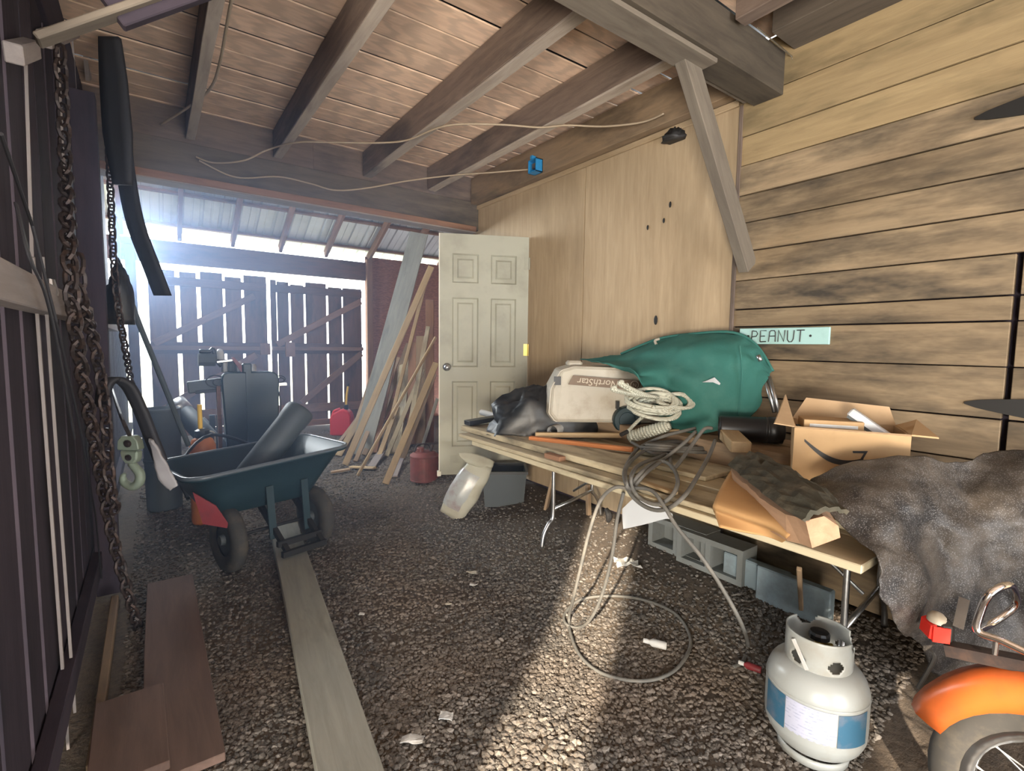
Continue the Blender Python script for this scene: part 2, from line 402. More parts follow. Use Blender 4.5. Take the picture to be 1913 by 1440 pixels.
# ---- floor
def make_floor():
    xs = np.concatenate([np.arange(-2.4, 4.6, .07)]); ys = np.arange(-2.7, 9.0, .07)
    m = MB(); rows = [[Vector((x, y, ground(x, y))) for x in xs] for y in ys]
    m.grid(rows); o = m.build('floor', M_['dirt'], smooth=True, M=Matrix.Identity(4))
    WM[o.name] = Matrix.Identity(4)
    return as_struct(o, 'gravel and packed dirt floor of the barn')
floor = make_floor()
PHI = (1+5**.5)/2
ICO_V = np.array([(-1, PHI, 0), (1, PHI, 0), (-1, -PHI, 0), (1, -PHI, 0), (0, -1, PHI), (0, 1, PHI), (0, -1, -PHI), (0, 1, -PHI), (PHI, 0, -1), (PHI, 0, 1), (-PHI, 0, -1), (-PHI, 0, 1)])/math.sqrt(1+PHI*PHI)
ICO_F = np.array([(0, 11, 5), (0, 5, 1), (0, 1, 7), (0, 7, 10), (0, 10, 11), (1, 5, 9), (5, 11, 4), (11, 10, 2), (10, 7, 6), (7, 1, 8), (3, 9, 4), (3, 4, 2), (3, 2, 6), (3, 6, 8), (3, 8, 9), (4, 9, 5), (2, 4, 11), (6, 2, 10), (8, 6, 7), (9, 8, 1)])
def stone_verts(rs, size):
    v = ICO_V*(1+rs.uniform(-.22, .22, (12, 1))); v = v*np.array([1, rs.uniform(.6, .95), rs.uniform(.4, .7)])*size
    a = rs.uniform(0, 6.28); t = rs.uniform(-.5, .5); ca, sa, ct, st = math.cos(a), math.sin(a), math.cos(t), math.sin(t)
    R1 = np.array([[1, 0, 0], [0, ct, -st], [0, st, ct]]); R2 = np.array([[ca, -sa, 0], [sa, ca, 0], [0, 0, 1]])
    return v @ R1.T @ R2.T
def scatter(n, rs):
    out = []
    while len(out) < n:
        x = rs.uniform(-.15, 2.58); y = rs.uniform(.55, 8.1)
        d = math.hypot(x, y)
        if rs.uniform() > min(1, (2.0/d)**1.6) and d > 2.0: continue
        # thinner where bare dirt shows under the table and towards the far doors
        bare = sstep(1.7, 2.4, x) if 1.3 < y < 3.6 else .25
        if mnoise.noise(Vector((x*1.5, y*1.5, 8))) > .28: bare = max(bare, .45)
        if rs.uniform() < bare*.85: continue
        out.append((x, y))
    return out
rs = np.random.RandomState(11)
pos = scatter(62000, rs)
pos.sort(key=lambda p: math.hypot(p[0]-1.0, p[1]-1.25))
vis300 = []; rest = []
for p in pos:
    (vis300 if len(vis300) < 300 and rs.uniform() < .35 else rest).append(p)
V = np.zeros((len(rest)*12, 3)); F = np.zeros((len(rest)*20, 3), int)
for i, (x, y) in enumerate(rest):
    sz = rs.uniform(.0055, .0125)*(1.0 if rs.uniform() < .93 else 1.4)
    V[i*12:(i+1)*12] = stone_verts(rs, sz)+np.array([x, y, ground(x, y)+sz*.25]); F[i*20:(i+1)*20] = ICO_F+i*12
me = bpy.data.meshes.new('gravel'); me.from_pydata(V.tolist(), [], F.tolist()); me.materials.append(M_['gravel'])
gv = bpy.data.objects.new('gravel', me); COL.objects.link(gv); gv['kind'] = 'stuff'; gv['label'] = 'loose grey brown gravel spread over the barn floor'; gv['category'] = 'gravel'
smesh = []
for i in range(8):
    q = bpy.data.meshes.new('stone'); q.from_pydata(stone_verts(rs, 1.0).tolist(), [], ICO_F.tolist()); q.materials.append(M_['stone']); smesh.append(q)
for i, (x, y) in enumerate(vis300):
    o = bpy.data.objects.new('stone', smesh[i % 8]); COL.objects.link(o); sz = rs.uniform(.010, .017)
    o.parent = floor; o.location = (x, y, ground(x, y)+sz*.3); o.scale = (sz,)*3; o.rotation_euler = (0, 0, rs.uniform(0, 6.28))
# ---- right wall
wr = struct('wall_right', (WX, 1.0, 0), 'barn side wall of horizontal planks and plywood sheets')
m = MB().box(WX+.03, WX+.07, -2.6, 4.35, .0, 3.0); o = m.build('backing', M_['dark'], wr)
zl = [P(1400, y, X=2.62).z for y in (252, 307, 363, 415, 468, 523, 577)]+[P(1407, 610, X=2.62).z, P(1437, 672, X=2.62).z, P(1655, 764, X=2.62).z]
zb = [2.98, 2.72]+zl+[zl[-1]-.17, zl[-1]-.34, zl[-1]-.5, zl[-1]-.68, .2]
for i in range(len(zb)-1):
    z1, z0 = zb[i], zb[i+1]; h = z1-z0-.006; zc = (z0+z1)/2; dx = random.uniform(-.004, .004)
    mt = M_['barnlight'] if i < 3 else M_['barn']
    segs = [(1.53, -2.58)] if z0 > 1.70 else [(1.53, .425), (.405, -2.58)]
    for (ya, yb) in segs:
        plank('plank', (2.635+dx, ya, zc), (2.635+dx, yb, zc), h, .03, mt, wr, up=(1, 0, 0), bevel=.002, ragged=.0015)
for (ya, yb, w) in ((1.545, 2.748, 0), (2.756, 4.30, 0)):
    # plywood sheets, grain upright
    plank('plywood_sheet', (WX, (ya+yb)/2, .22), (WX, (ya+yb)/2, 2.735), yb-ya, .016, M_['ply'], wr, up=(-1, 0, 0), bevel=.001)
plank('batten', (2.628, 1.538, .25), (2.628, 1.538, 2.70), .022, .03, M_['joist'], wr, up=(1, 0, 0))
plank('corner_post', (2.66, 4.36, 0.1), (2.66, 4.36, 2.55), .09, .09, M_['rail'], wr, up=(1, 0, 0))
for (a, b) in (((892, 387), (950, 362)), ((958, 360), (1008, 342)), ((1030, 333), (1108, 301)), ((1120, 296), (1228, 254))):
    p, q = P(*a, X=2.635), P(*b, X=2.635); plank('black_gap_strip', p, q, .022, .012, M_['blackiron'], wr, up=(1, 0, 0), bevel=0)  # black strips stand in for the shade inside the gaps
plank('top_strip', (2.63, 4.28, 2.735), (2.63, 1.56, 2.725), .035, .02, M_['ply'], wr, up=(1, 0, 0))
for px, py, s in ((1225, 598, .022), (1252, 382, .014), (1240, 412, .012), (1210, 425, .012)):
    p = P(px, py, X=2.637); mm = MB().lathe([(0, 0), (s, 0), (s*.8, .003), (0, .004)], 10, p, Matrix.Rotation(-math.pi/2, 4, 'Y') @ Matrix.Diagonal((1.4, .7, 1, 1))); mm.build('knot', M_['blackiron'], wr)
def strap_hinge(p, q, w0, w1):
    p, q = Vector(p), Vector(q); mm = MB(); d = (q-p).normalized(); up = Vector((0, 0, 1)); n = 8; vs = []
    for i in range(n+1):
        c = p.lerp(q, i/n); w = (w0*(i/n)**.5*.5+.004)+(w1-w0)*.5*(i/n)
        vs += [c+up*w, c-up*w]
    vs2 = [v-Vector((.008, 0, 0)) for v in vs]; N = len(vs); fs = []
    for i in range(n):
        a = 2*i; fs += [(a, a+1, a+3, a+2), (N+a, N+a+2, N+a+3, N+a+1), (a, a+2, N+a+2, N+a), (a+1, N+a+1, N+a+3, a+3)]
    fs += [(0, N, N+1, 1), (N-2, N-1, 2*N-1, 2*N-2)]
    mm.add(vs+vs2, fs); return mm.build('strap_hinge', M_['blackiron'], wr)
strap_hinge(P(1802, 752, X=2.614), P(1913, 765, X=2.614)+Vector((0, -.12, 0)), .05, .09)
strap_hinge(P(1822, 222, X=2.614), P(1913, 203, X=2.614)+Vector((0, -.12, .01)), .05, .09)
# ---- ceiling
m = MB().box(-2.3, 2.75, -2.6, 4.36, 3.075, 3.10); ce = m.build('ceiling', M_['ink'], M=Matrix.Identity(4)); WM[ce.name] = Matrix.Identity(4)  # slab coloured black so the board gaps read as shaded
as_struct(ce, 'loft floor of broad boards seen from below with joists')
y = -2.58
while y < 4.34:
    w = random.uniform(.17, .23); y1 = min(y+w, 4.35)
    dz = random.uniform(-.004, .003)
    plank('ceiling_board', (-.5 if y > 1.25 else -2.28, (y+y1)/2, 3.012+dz), (2.66, (y+y1)/2, 3.012+dz), y1-y-random.uniform(.011, .02), .010, M_['ceil'], ce, ragged=.003)
    y = y1
for X in (-1.6, -.95):
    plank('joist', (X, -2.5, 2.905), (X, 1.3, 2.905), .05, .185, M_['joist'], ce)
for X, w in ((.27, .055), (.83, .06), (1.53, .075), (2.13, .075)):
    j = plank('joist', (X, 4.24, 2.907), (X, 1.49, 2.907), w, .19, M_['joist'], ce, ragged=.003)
    plank('joist_lit_underside', (X, 4.235, 2.806), (X, 1.50, 2.806), w*.96, .012, M_['joistpale'], ce, ragged=.002, bevel=.002)  # pale strip carries the lit underside of the joist
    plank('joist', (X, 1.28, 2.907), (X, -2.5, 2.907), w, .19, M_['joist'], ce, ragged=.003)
plank('wall_joist', (2.60, 4.24, 2.875), (2.60, 1.50, 2.865), .09, .24, M_['lumber'], ce, ragged=.003)
plank('wall_plate', (2.52, 1.28, 2.94), (2.52, -2.5, 2.94), .24, .14, M_['beam'], ce, ragged=.003)
# far beam with ledger boards and blocking
plank('far_beam', (-.45, 4.30, 2.645), (2.64, 4.30, 2.645), .12, .265, M_['beam'], ce, ragged=.004)
plank('ledger', (-.40, 4.29, 2.497), (2.60, 4.29, 2.492), .15, .018, M_['paleedge'], ce, ragged=.004)
plank('ledger', (-.40, 4.22, 2.522), (2.60, 4.22, 2.52), .02, .05, M_['rail'], ce, ragged=.003)
for xa, xb in ((-.45, 1.1), (1.1, 2.66)):
    plank('blocking', (xa, 4.30, 2.895), (xb, 4.30, 2.895), .08, .235, M_['joist'], ce)
for px in (960, 1120):
    pass
# near beam, ledger and brace
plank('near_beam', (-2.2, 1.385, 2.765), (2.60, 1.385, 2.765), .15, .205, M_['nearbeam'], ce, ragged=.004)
plank('near_ledger_and_underside', (-.4, 1.475, 2.70), (2.55, 1.475, 2.70), .03, .06, M_['brace'], ce, ragged=.003)
plank('near_ledger_and_underside', (-.4, 1.395, 2.652), (2.05, 1.395, 2.652), .13, .02, M_['brace'], ce, ragged=.004)  # paler slab lays a lighter tone under the near beam
plank('brace', (1.93, 1.42, 2.70), (2.60, 1.45, 1.83), .10, .055, M_['brace'], ce, up=(0, 1, 0), ragged=.003)
pa, pb = P(70, 80, Y=1.56), P(300, 0, Y=1.56)
plank('drop_board', pa+Vector((-.06, 0, .36)), pb+Vector((-.06, 0, .36)), .03, .70, M_['dark'], ce); plank('drop_board_edge', pa+Vector((0, -.01, 0)), pb+Vector((0, -.01, 0)), .05, .016, M_['brace'], ce)
plank('side_beam', (-.36, 4.2, 2.76), (-.36, 1.48, 2.76), .16, .26, M_['dark'], ce)
for a, b in (((1415, 52), (1480, 106)), ((1336, 108), (1371, 131))):
    p, q = P(*a, Z=2.86), P(*b, Z=2.84); MB().tube([p, q, q+Vector((0, 0, -.012))], .0035, 6).build('bent_nail', M_['steel'], ce)
# ---- left wall: dark upright planks with daylight gaps
wlft = struct('wall_left', (-.30, 4.0, 0), 'dark red-brown plank wall with narrow daylight gaps')
y = 1.22
while y < 8.5:
    w = random.choice((.14, .17, .2, .24)); gap = random.choice((.012, .03, .045))
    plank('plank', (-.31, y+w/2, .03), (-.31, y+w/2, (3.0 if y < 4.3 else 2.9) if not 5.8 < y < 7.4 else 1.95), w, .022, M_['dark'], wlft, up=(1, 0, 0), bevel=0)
    y += w+gap
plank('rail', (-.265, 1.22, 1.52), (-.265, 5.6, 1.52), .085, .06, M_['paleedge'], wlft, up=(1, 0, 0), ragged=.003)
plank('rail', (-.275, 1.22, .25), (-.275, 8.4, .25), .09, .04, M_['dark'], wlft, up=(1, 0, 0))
plank('top_nailer', P(25, 100, X=-.27), P(60, 90, X=-.27), .05, .04, M_['paleedge'], wlft, up=(1, 0, 0))
plank('top_nailer', P(82, 72, X=-.27), P(168, 50, X=-.27), .055, .04, M_['paleedge'], wlft, up=(1, 0, 0), ragged=.004)
mm = MB(); pz = [P(158, 52, X=-.24), P(186, 56, X=-.24), P(193, 148, X=-.24), P(180, 142, X=-.24), P(178, 158, X=-.24), P(172, 146, X=-.24), P(168, 152, X=-.24)]
mm.add(pz+[p-Vector((.02, 0, 0)) for p in pz], [tuple(range(7)), tuple(range(13, 6, -1))]+[(i, 7+i, 7+(i+1) % 7, (i+1) % 7) for i in range(7)]); mm.build('broken_board', M_['paleedge'], wlft)
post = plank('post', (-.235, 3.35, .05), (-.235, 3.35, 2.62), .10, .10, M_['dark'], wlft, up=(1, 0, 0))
for px0, py0, px1, py1, X, w in ((48, 110, 60, 480, -.283, .008), (62, 480, 128, 1400, -.285, .014), (80, 480, 140, 1330, -.27, .010), (108, 80, 120, 330, -.283, .012), (135, 70, 175, 690, -.283, .010)):
    plank('lit_gap_strip', P(px0, py0, X=X), P(px1, py1, X=X), w, .008, M_['paleedge'], wlft, up=(1, 0, 0), bevel=0)  # pale strips put the daylight on the plank gap edges into colour
# ---- added unseen wall that blocks the sun, slotted to shape its strips
wo = struct('wall_sun_blocker', (-2.25, 3.0, 0), 'added unseen wall blocking the sun, with slots and a low hatch')
def owall(y0, y1, z0, z1): MB().box(-2.29, -2.25, y0, y1, z0, z1).build('wall_panel', M_['barn'], wo)
owall(-2.65, -2.60, 0, 4.0); owall(-2.40, -2.28, 0, 4.0); owall(-2.28, -1.27, 1.18, 4.0); owall(-2.28, -1.27, 0, .06); owall(-.87, 9.0, 0, 6.0); owall(-2.60, -2.40, 2.6, 4.0); owall(-1.27, -.87, 2.6, 4.0)
# ---- entrance wall behind the camera
wf = struct('wall_front', (1, -2.6, 0), 'entrance wall behind the viewer with an open doorway')
for x0, x1, z0, z1 in ((-2.29, .1, 0, 3.0), (2.1, 2.7, 0, 3.0), (.1, 2.1, 2.2, 3.0)):
    MB().box(x0, x1, -2.64, -2.6, z0, z1).build('wall_panel', M_['barn'], wf)
# ---- back wall, strand board, header
wb = struct('wall_back', (1.5, 8.65, 0), 'far lean-to wall with strand board beside the barn doors')
MB().box(-.45, 3.06, 8.62, 8.68, 2.49, 2.80).build('header', M_['door'], wb)
MB().box(3.06, 5.0, 8.62, 8.66, .0, 2.90).build('strand_board_panel', M_['osb'], wb)
plank('door_post', (3.11, 8.58, .05), (3.11, 8.58, 2.85), .10, .08, M_['rail'], wb, up=(0, 1, 0))
plank('door_post', (-.20, 8.60, .05), (-.20, 8.60, 2.7), .12, .08, M_['door'], wb, up=(0, 1, 0))
plank('sill_board', (-.1, 8.66, .06), (3.06, 8.66, .06), .03, .1, M_['rail'], wb)
MB().box(4.9, 4.95, 4.4, 8.7, 0, 4.6).build('side_panel', M_['osb'], wb)
MB().box(2.66, 4.95, 4.33, 4.40, 0, 3.0).build('partition', M_['osb'], wb)
MB().box(-.5, 4.95, 4.34, 4.40, 3.06, 4.95).build('loft_gable', M_['dark'], wb)
# ---- barn double doors
def xat(px, py=600): return P(px, py, Y=8.6).x
def barn_door(name, edges, zt, label, diags):
    d = struct(name, ((edges[0][0]+edges[-1][1])/2, 8.6, 0), label)
    for (a, b) in edges:
        plank('plank', ((a+b)/2, 8.61, .10+random.uniform(0, .04)), ((a+b)/2, 8.61, zt+random.uniform(-.05, .03)), b-a, .022, M_['door'], d, up=(0, 1, 0), bevel=.002)
    x0, x1 = edges[0][0], edges[-1][1]
    for z, h, mt in ((2.24, .12, 'door'), (1.30, .17, 'door'), (.32, .14, 'rail')):
        plank('door_rail', (x0, 8.585, z), (x1, 8.585, z), .028, h, M_[mt], d)
    plank('door_rail', (x0, 8.54, 1.30), (x1, 8.54, 1.30), .06, .06, M_['rail'], d)
    for (a, b) in diags: plank('door_brace', a, b, .10, .028, M_['rail'], d, up=(0, 1, 0))
    return d
gaps = [275, 334, 373, 420, 455]; gw = [.05, .055, .05, .03, .035]
xs = [xat(g) for g in gaps]; ed = []
for i in range(5):
    ed.append((xs[i]+gw[i]/2, (xs[i+1]-gw[i+1]/2) if i < 4 else 1.475))
d1 = barn_door('door_1', ed, 2.40, 'left leaf of slatted barn doors with bright gaps', [((.02, 8.555, 1.36), (1.3, 8.555, 2.1)), ((.06, 8.555, .4), (1.3, 8.555, 1.2))])
gaps = [518, 542, 570, 612, 640, 677]; gw = [.012, .03, .03, .034, .022, .03]
xs = [xat(g) for g in gaps]; ed = [(1.53, xs[0]-.006)]
for i in range(5): ed.append((xs[i]+gw[i]/2, xs[i+1]-gw[i+1]/2))
d2 = barn_door('door_2', ed, 2.37, 'right leaf of slatted barn doors with diagonal braces', [((1.6, 8.555, 1.36), (2.95, 8.555, 2.12)), ((1.95, 8.555, .42), (2.95, 8.555, 1.22))])
plank('latch_block', (1.42, 8.50, 1.2), (1.42, 8.50, 1.38), .14, .05, M_['rail'], d1, up=(0, 1, 0)); plank('latch_block', (1.78, 8.50, 1.17), (1.78, 8.50, 1.4), .14, .05, M_['rail'], d2, up=(0, 1, 0))
# ---- lean-to roof of corrugated metal on rafters
rf = struct('roof', (2, 6.5, 3.5), 'lean-to roof of corrugated metal sheets on rafters and purlins')
def rz(y): return 2.84+.5*(8.6-y)
for X in (-.28, .37, 1.035, 1.70, 2.40, 3.12, 3.8, 4.5):
    plank('rafter', (X, 8.66, rz(8.66)+.06), (X, 4.4, rz(4.4)+.06), .05, .125, M_['rail'], rf, ragged=.002)
for yy in (8.55, 7.95, 7.35, 6.5, 5.6, 4.7):
    plank('purlin', (-.5, yy, rz(yy)+.15), (4.95, yy, rz(yy)+.15), .09, .035, M_['rail'], rf)
x = -.55
while x < 4.9:
    x1 = x+.92; m = MB(); prof = []; rib = .23; q = x
    while q < x1-.01:
        prof += [(q, 0), (q+.012, .028), (q+.04, .028), (q+.052, 0), (q+.13, 0), (q+.138, .008), (q+.15, .008), (q+.158, 0)]; q += rib
    prof.append((x1, 0))
    m.grid([[Vector((px, yy, rz(yy)+.172+pz)) for px, pz in prof] for yy in (8.78, 6.6, 4.38)]); m.build('metal_sheet', M_['metalroof'], rf, solid=.001)
    x = x1
# ---- ground and daylight outside
og = MB().box(-30, 30, 9.0, 40, -.25, -.02).build('ground_outside', M_['grass']); as_struct(og, 'bright ground outside the barn doors')
# ---- white panel door, standing open on the raised side-room floor
hin = Vector((2.625, 3.41, .29)); fre = P(821, 886, Z=.29); fre.z = .29
def panel_door():
    L = (fre-hin).length; H = 2.02; M = frame(fre, hin)   # local x: free edge -> hinge, y: away from viewer, z up
    root = struct('door_3', fre, 'weathered off-white six-panel door standing open')
    MM = M
    m = MB()
    xs = [0, .115, .36, .475, .72, L]; xs = [v*L/.835 if v != L else L for v in xs]
    zs = [0, .24, .80, .92, 1.50, 1.62, 1.86, H]
    holes = [(1, 1), (3, 1), (1, 3), (3, 3), (1, 5), (3, 5)]
    yf = -.02; yb = .02
    for i in range(5):
        for j in range(7):
            if (i, j) in holes: continue
            a, b, c, d = xs[i], xs[i+1], zs[j], zs[j+1]
            m.add([MM @ Vector(v) for v in ((a, yf, c), (b, yf, c), (b, yf, d), (a, yf, d))], [(0, 1, 2, 3)])
    m.box(0, L, yf+.014, yb, 0, H, MM)
    for (x_, s) in ((0, 1), (L, 1)):
        m.add([MM @ Vector(v) for v in ((x_, yf, 0), (x_, yf+.014, 0), (x_, yf+.014, H), (x_, yf, H))], [(0, 1, 2, 3)])
    for z_ in (0, H): m.add([MM @ Vector(v) for v in ((0, yf, z_), (L, yf, z_), (L, yf+.014, z_), (0, yf+.014, z_))], [(0, 1, 2, 3)])
    m.build('door_leaf', M_['olive'], root)
    for (i, j) in holes:
        a, b, c, d = xs[i], xs[i+1], zs[j], zs[j+1]; q = MB(); e = .012; g = .04
        r0 = [(a, yf, c), (b, yf, c), (b, yf, d), (a, yf, d)]; r1 = [(a+e, yf+.013, c+e), (b-e, yf+.013, c+e), (b-e, yf+.013, d-e), (a+e, yf+.013, d-e)]
        r2 = [(a+g, yf+.013, c+g), (b-g, yf+.013, c+g), (b-g, yf+.013, d-g), (a+g, yf+.013, d-g)]; g2 = g+.014
        r3 = [(a+g2, yf+.003, c+g2), (b-g2, yf+.003, c+g2), (b-g2, yf+.003, d-g2), (a+g2, yf+.003, d-g2)]
        q.add([MM @ Vector(v) for v in r0+r1+r2+r3], [(k+4*l, (k+1) % 4+4*l, (k+1) % 4+4*l+4, k+4*l+4) for l in range(3) for k in range(4)]+[(12, 13, 14, 15)])
        q.build('panel', M_['olive'], root)
    MB().box(-.006, .0, -.021, .02, 0, H, MM).build('door_edge', M_['oliveedge'], root)
    k = MB().lathe([(0, .075), (.018, .073), (.027, .06), (.026, .045), (.012, .035), (.011, .012), (.033, .01), (.034, 0), (0, 0)], 20, (0, 0, 0), MM @ Matrix.Translation((.06, yf, .92)) @ Matrix.Rotation(math.pi/2, 4, 'X'))
    k.build('knob', M_['steel'], root, smooth=True)
    for z in (.25, 1.07, 1.8):
        h = MB().box(L-.035, L+.006, yf-.004, yf, z-.05, z+.05, MM); h.tube([MM @ Vector((L+.004, yf-.006, z-.05)), MM @ Vector((L+.004, yf-.006, z+.05))], .007, 8)
        h.build('hinge', M_['brass'] if abs(z-1.07) < .1 else M_['olive'], root)
    MB().box(.09, .24, yf-.004, yf, .10, .165, MM).build('patch_plate', M_['olive'], root)
    MB().box(-.02, .012, -.024, .022, -.01, .03, MM).build('edge_shoe', M_['oliveedge'], root)
    return root
panel_door()
# ================================================================== RIGHT SIDE: table and what lies on it
TS = 0.775            # table top surface
def table():
    t = thing('folding_table', (2.28, 1.5, ground(2.28, 1.5)), 'folding table with steel tube legs under the stacked boards', 'table')
    MB().box(1.98, 2.58, .55, 2.55, TS-.03, TS).build('tabletop', M_['bone'], t, bevel=.006)
    MB().box(2.0, 2.56, .57, 2.53, TS-.055, TS-.03).build('apron', M_['greycase'], t)
    for Y in (2.42, .72):
        for X, sx in ((2.10, -1), (2.46, 1)):
            g0 = ground(X+sx*.09, Y)
            mid = Vector((X, Y, g0+.2))
            pts = cat([(X, Y, TS-.055), (X, Y, .5), mid, (X+sx*.035, Y, g0+.155), (X+sx*.075, Y, g0+.09), (X+sx*.09, Y, g0+.005)], 5)
            MB().tube(pts, .0125, 8).build('leg', M_['steel'], t, smooth=True)
        MB().tube([(2.10, Y, ground(2.1, Y)+.22), (2.46, Y, ground(2.4, Y)+.22)], .011, 8).build('crossbar', M_['steel'], t, smooth=True)
        MB().tube([(2.28, Y, .42), (2.28, Y+(-.45 if Y > 1.5 else .45), TS-.05)], .008, 6).build('strut', M_['steel'], t, smooth=True)
table()
# stacked boards: (x front, x back, y near, y far, z0, thickness, material)
bl = [(1.585, 1.80, .505, 2.62, TS, .026, 'dusty', 'lowest dusty board at the front of the stack on the table'),
      (1.81, 2.06, .51, 2.70, TS, .026, 'dusty', 'dusty board in the bottom layer behind the front board'),
      (2.07, 2.38, .51, 2.66, TS, .026, 'dusty', 'dusty board at the back of the bottom layer on the table'),
      (1.60, 1.78, .95, 2.78, TS+.027, .022, 'mold', 'long grey board overhanging at the far front of the stack'),
      (1.84, 2.02, .60, 2.60, TS+.027, .024, 'dusty', 'pale dusty board in the second layer below the cable coil'),
      (2.05, 2.36, .52, 2.72, TS+.027, .024, 'dusty', 'wide pale board under the rope coil'),
      (1.66, 1.88, 1.45, 2.86, TS+.052, .034, 'mold', 'mould-stained board topmost at the far end of the stack'),
      (1.90, 2.17, 1.20, 2.80, TS+.052, .020, 'mold', 'mould-stained board under the black plastic bundle'),
      (2.19, 2.36, .62, 2.50, TS+.052, .12, 'lumber', 'thick brown timber under the rope coil'),
      (2.38, 2.56, .60, 2.45, TS+.028, .145, 'lumber', 'thick brown timber at the wall under the canvas')]
for (x0, x1, y0, y1, z0, th, mt, lab) in bl:
    xm = (x0+x1)/2; sk = random.uniform(-.012, .012)
    o = plank('stacked_board', (xm+sk, y1, z0+th/2), (xm-sk, y0, z0+th/2), x1-x0, th, M_[mt], None, ragged=.003); tag(o, lab, 'board', 'boards stacked on the table')
SZ = TS+.075      # height of the top of the stack
# torn black end piece at the far tip
p = P(872, 790, Z=SZ+.03); q = P(930, 778, Z=SZ+.05)
o = plank('black_trim_piece', p, q+Vector((.02, -.03, 0)), .075, .03, M_['black'], None); tag(o, 'short black plastic trim piece sticking out at the far tip of the stack', 'trim piece')
# black plastic bundle
BZ = TS+.173
lb = lump((1.96, 2.36, SZ), .33, .15, .27, math.radians(-36), .24, 5, 3.0)
o = lb.build('plastic_bundle', M_['blackbag'], smooth=True); tag(o, 'crumpled black plastic sheeting heaped at the far end of the table', 'plastic sheet')
# white paper tubes poking out of it
for (a, b, r, lab) in (((900, 770), (935, 780), .022, 'white cardboard tube end poking out behind the black plastic'), ((1032, 806), (1075, 790), .035, 'white rolled paper tube in front of the black plastic')):
    pa, pb = P(*a, Z=SZ+.05), P(*b, Z=SZ+.05); d = (pb-pa).normalized()
    m = MB(); m.tube([pa, pb], r, 16, cap=False); m.tube([pa, pb], r*.92, 16, cap=False); o = m.build('paper_tube', M_['paper'], smooth=True); tag(o, lab, 'paper tube', 'white paper tubes')
# sprayer tank lying upside down
def sprayer():
    c = Vector((2.255, 2.135, BZ+.002)); ux = Vector((.82, -.57, 0)).normalized(); uy = Vector((.57, .82, 0)); M = Matrix(((ux.x, uy.x, 0, c.x), (ux.y, uy.y, 0, c.y), (0, 0, 1, c.z), (0, 0, 0, 1)))
    t = thing('sprayer_tank', c, 'dirty white plastic sprayer tank with brown name band lying upside down', 'sprayer')
    prof = [(-.37, .05), (-.36, .20), (-.30, .31), (-.22, .335), (.16, .325), (.235, .27), (.34, .05), (.30, 0), (-.33, 0)]
    m = MB(); rows = []
    for (y, s) in ((-.12, .93), (-.145, .97), (-.10, 1.0), (.10, 1.0), (.14, .95)):
        rows.append([M @ Vector((x*s, y-(.0 if z > .2 else .02), .16+(z-.16)*s)) for x, z in prof])
    n = len(prof); vs = [v for r in rows for v in r]; fs = [(i*n+j, i*n+(j+1) % n, (i+1)*n+(j+1) % n, (i+1)*n+j) for i in range(4) for j in range(n)]+[tuple(range(n)), tuple(4*n+j for j in range(n))]
    m.add(vs, fs); m.build('tank_body', M_['bone'], t, bevel=.008, smooth=False)
    MB().box(-.24, -.15, -.06, .06, .325, .36, M).build('foot', M_['bone'], t, bevel=.012)
    # name band
    F = M @ Matrix.Translation((-.03, -.142, .235)) @ Matrix.Rotation(math.radians(90), 4, 'X') @ Matrix.Rotation(math.radians(-4), 4, 'Z')
    band = MB().prism([(-.215, -.026), (.195, -.026), (.225, .03), (-.19, .03)], .004, F).build('name_band', plain('brown_band', (.17, .12, .085), .6, 0, (.24, .18, .13), 8, .4), t)
    tm = plain('band_lettering', (.52, .46, .36), .6)
    cu = bpy.data.curves.new('lettering', 'FONT'); cu.body = 'NorthStar'; cu.size = .058; cu.align_x = 'CENTER'; cu.align_y = 'CENTER'; cu.extrude = .001; cu.shear = .15
    tmp = bpy.data.objects.new('tmp', cu); COL.objects.link(tmp); bpy.context.view_layer.update()
    me = bpy.data.meshes.new_from_object(tmp.evaluated_get(bpy.context.evaluated_depsgraph_get())); COL.objects.unlink(tmp); bpy.data.objects.remove(tmp)
    me.materials.clear(); me.materials.append(tm)
    lt = bpy.data.objects.new('lettering', me); COL.objects.link(lt); lt.matrix_world = F @ Matrix.Translation((-.04, 0, .005)) @ Matrix.Rotation(math.pi, 4, 'Z'); setpar(lt, band)
    k = MB(); k.lathe([(.021, .0035), (.021, .006), (.026, .006), (.026, .0035)], 24, (0, 0, 0), F @ Matrix.Translation((.175, .002, 0)))
    for a, b in (((-.008, -.009), (-.008, .009)), ((-.008, .009), (.008, -.009)), ((.008, -.009), (.008, .009))):
        k.bar(F @ Vector((.175+a[0], .002+a[1], .005)), F @ Vector((.175+b[0], .002+b[1], .005)), .004, .003)
    k.build('emblem', tm, band)
    for x in (.045, .155):
        MB().box(x-.009, x+.009, -.168, -.14, .085, .13, M).build('slot_plate', M_['black'], t)
    R = M @ Matrix.Translation((.10, -.16, .02)) @ Matrix.Rotation(math.pi/2, 4, 'X')
    MB().lathe([(0, .02), (.045, .02), (.05, .03), (.075, .03), (.082, .015), (.082, -.02), (0, -.02)], 28, (0, 0, 0), R @ Matrix.Diagonal((1, 1, 1, 1))).build('wheel', M_['darkgreen'], t, smooth=False)
    MB().box(-.33, -.29, -.15, -.135, .22, .27, M).build('latch', M_['black'], t)
    for x in (.24, .285): MB().bar(M @ Vector((x-.03, -.13, .26)), M @ Vector((x+.02, -.145, .05)), .022, .02).build('rib', M_['whiteplas'], t)
sprayer()
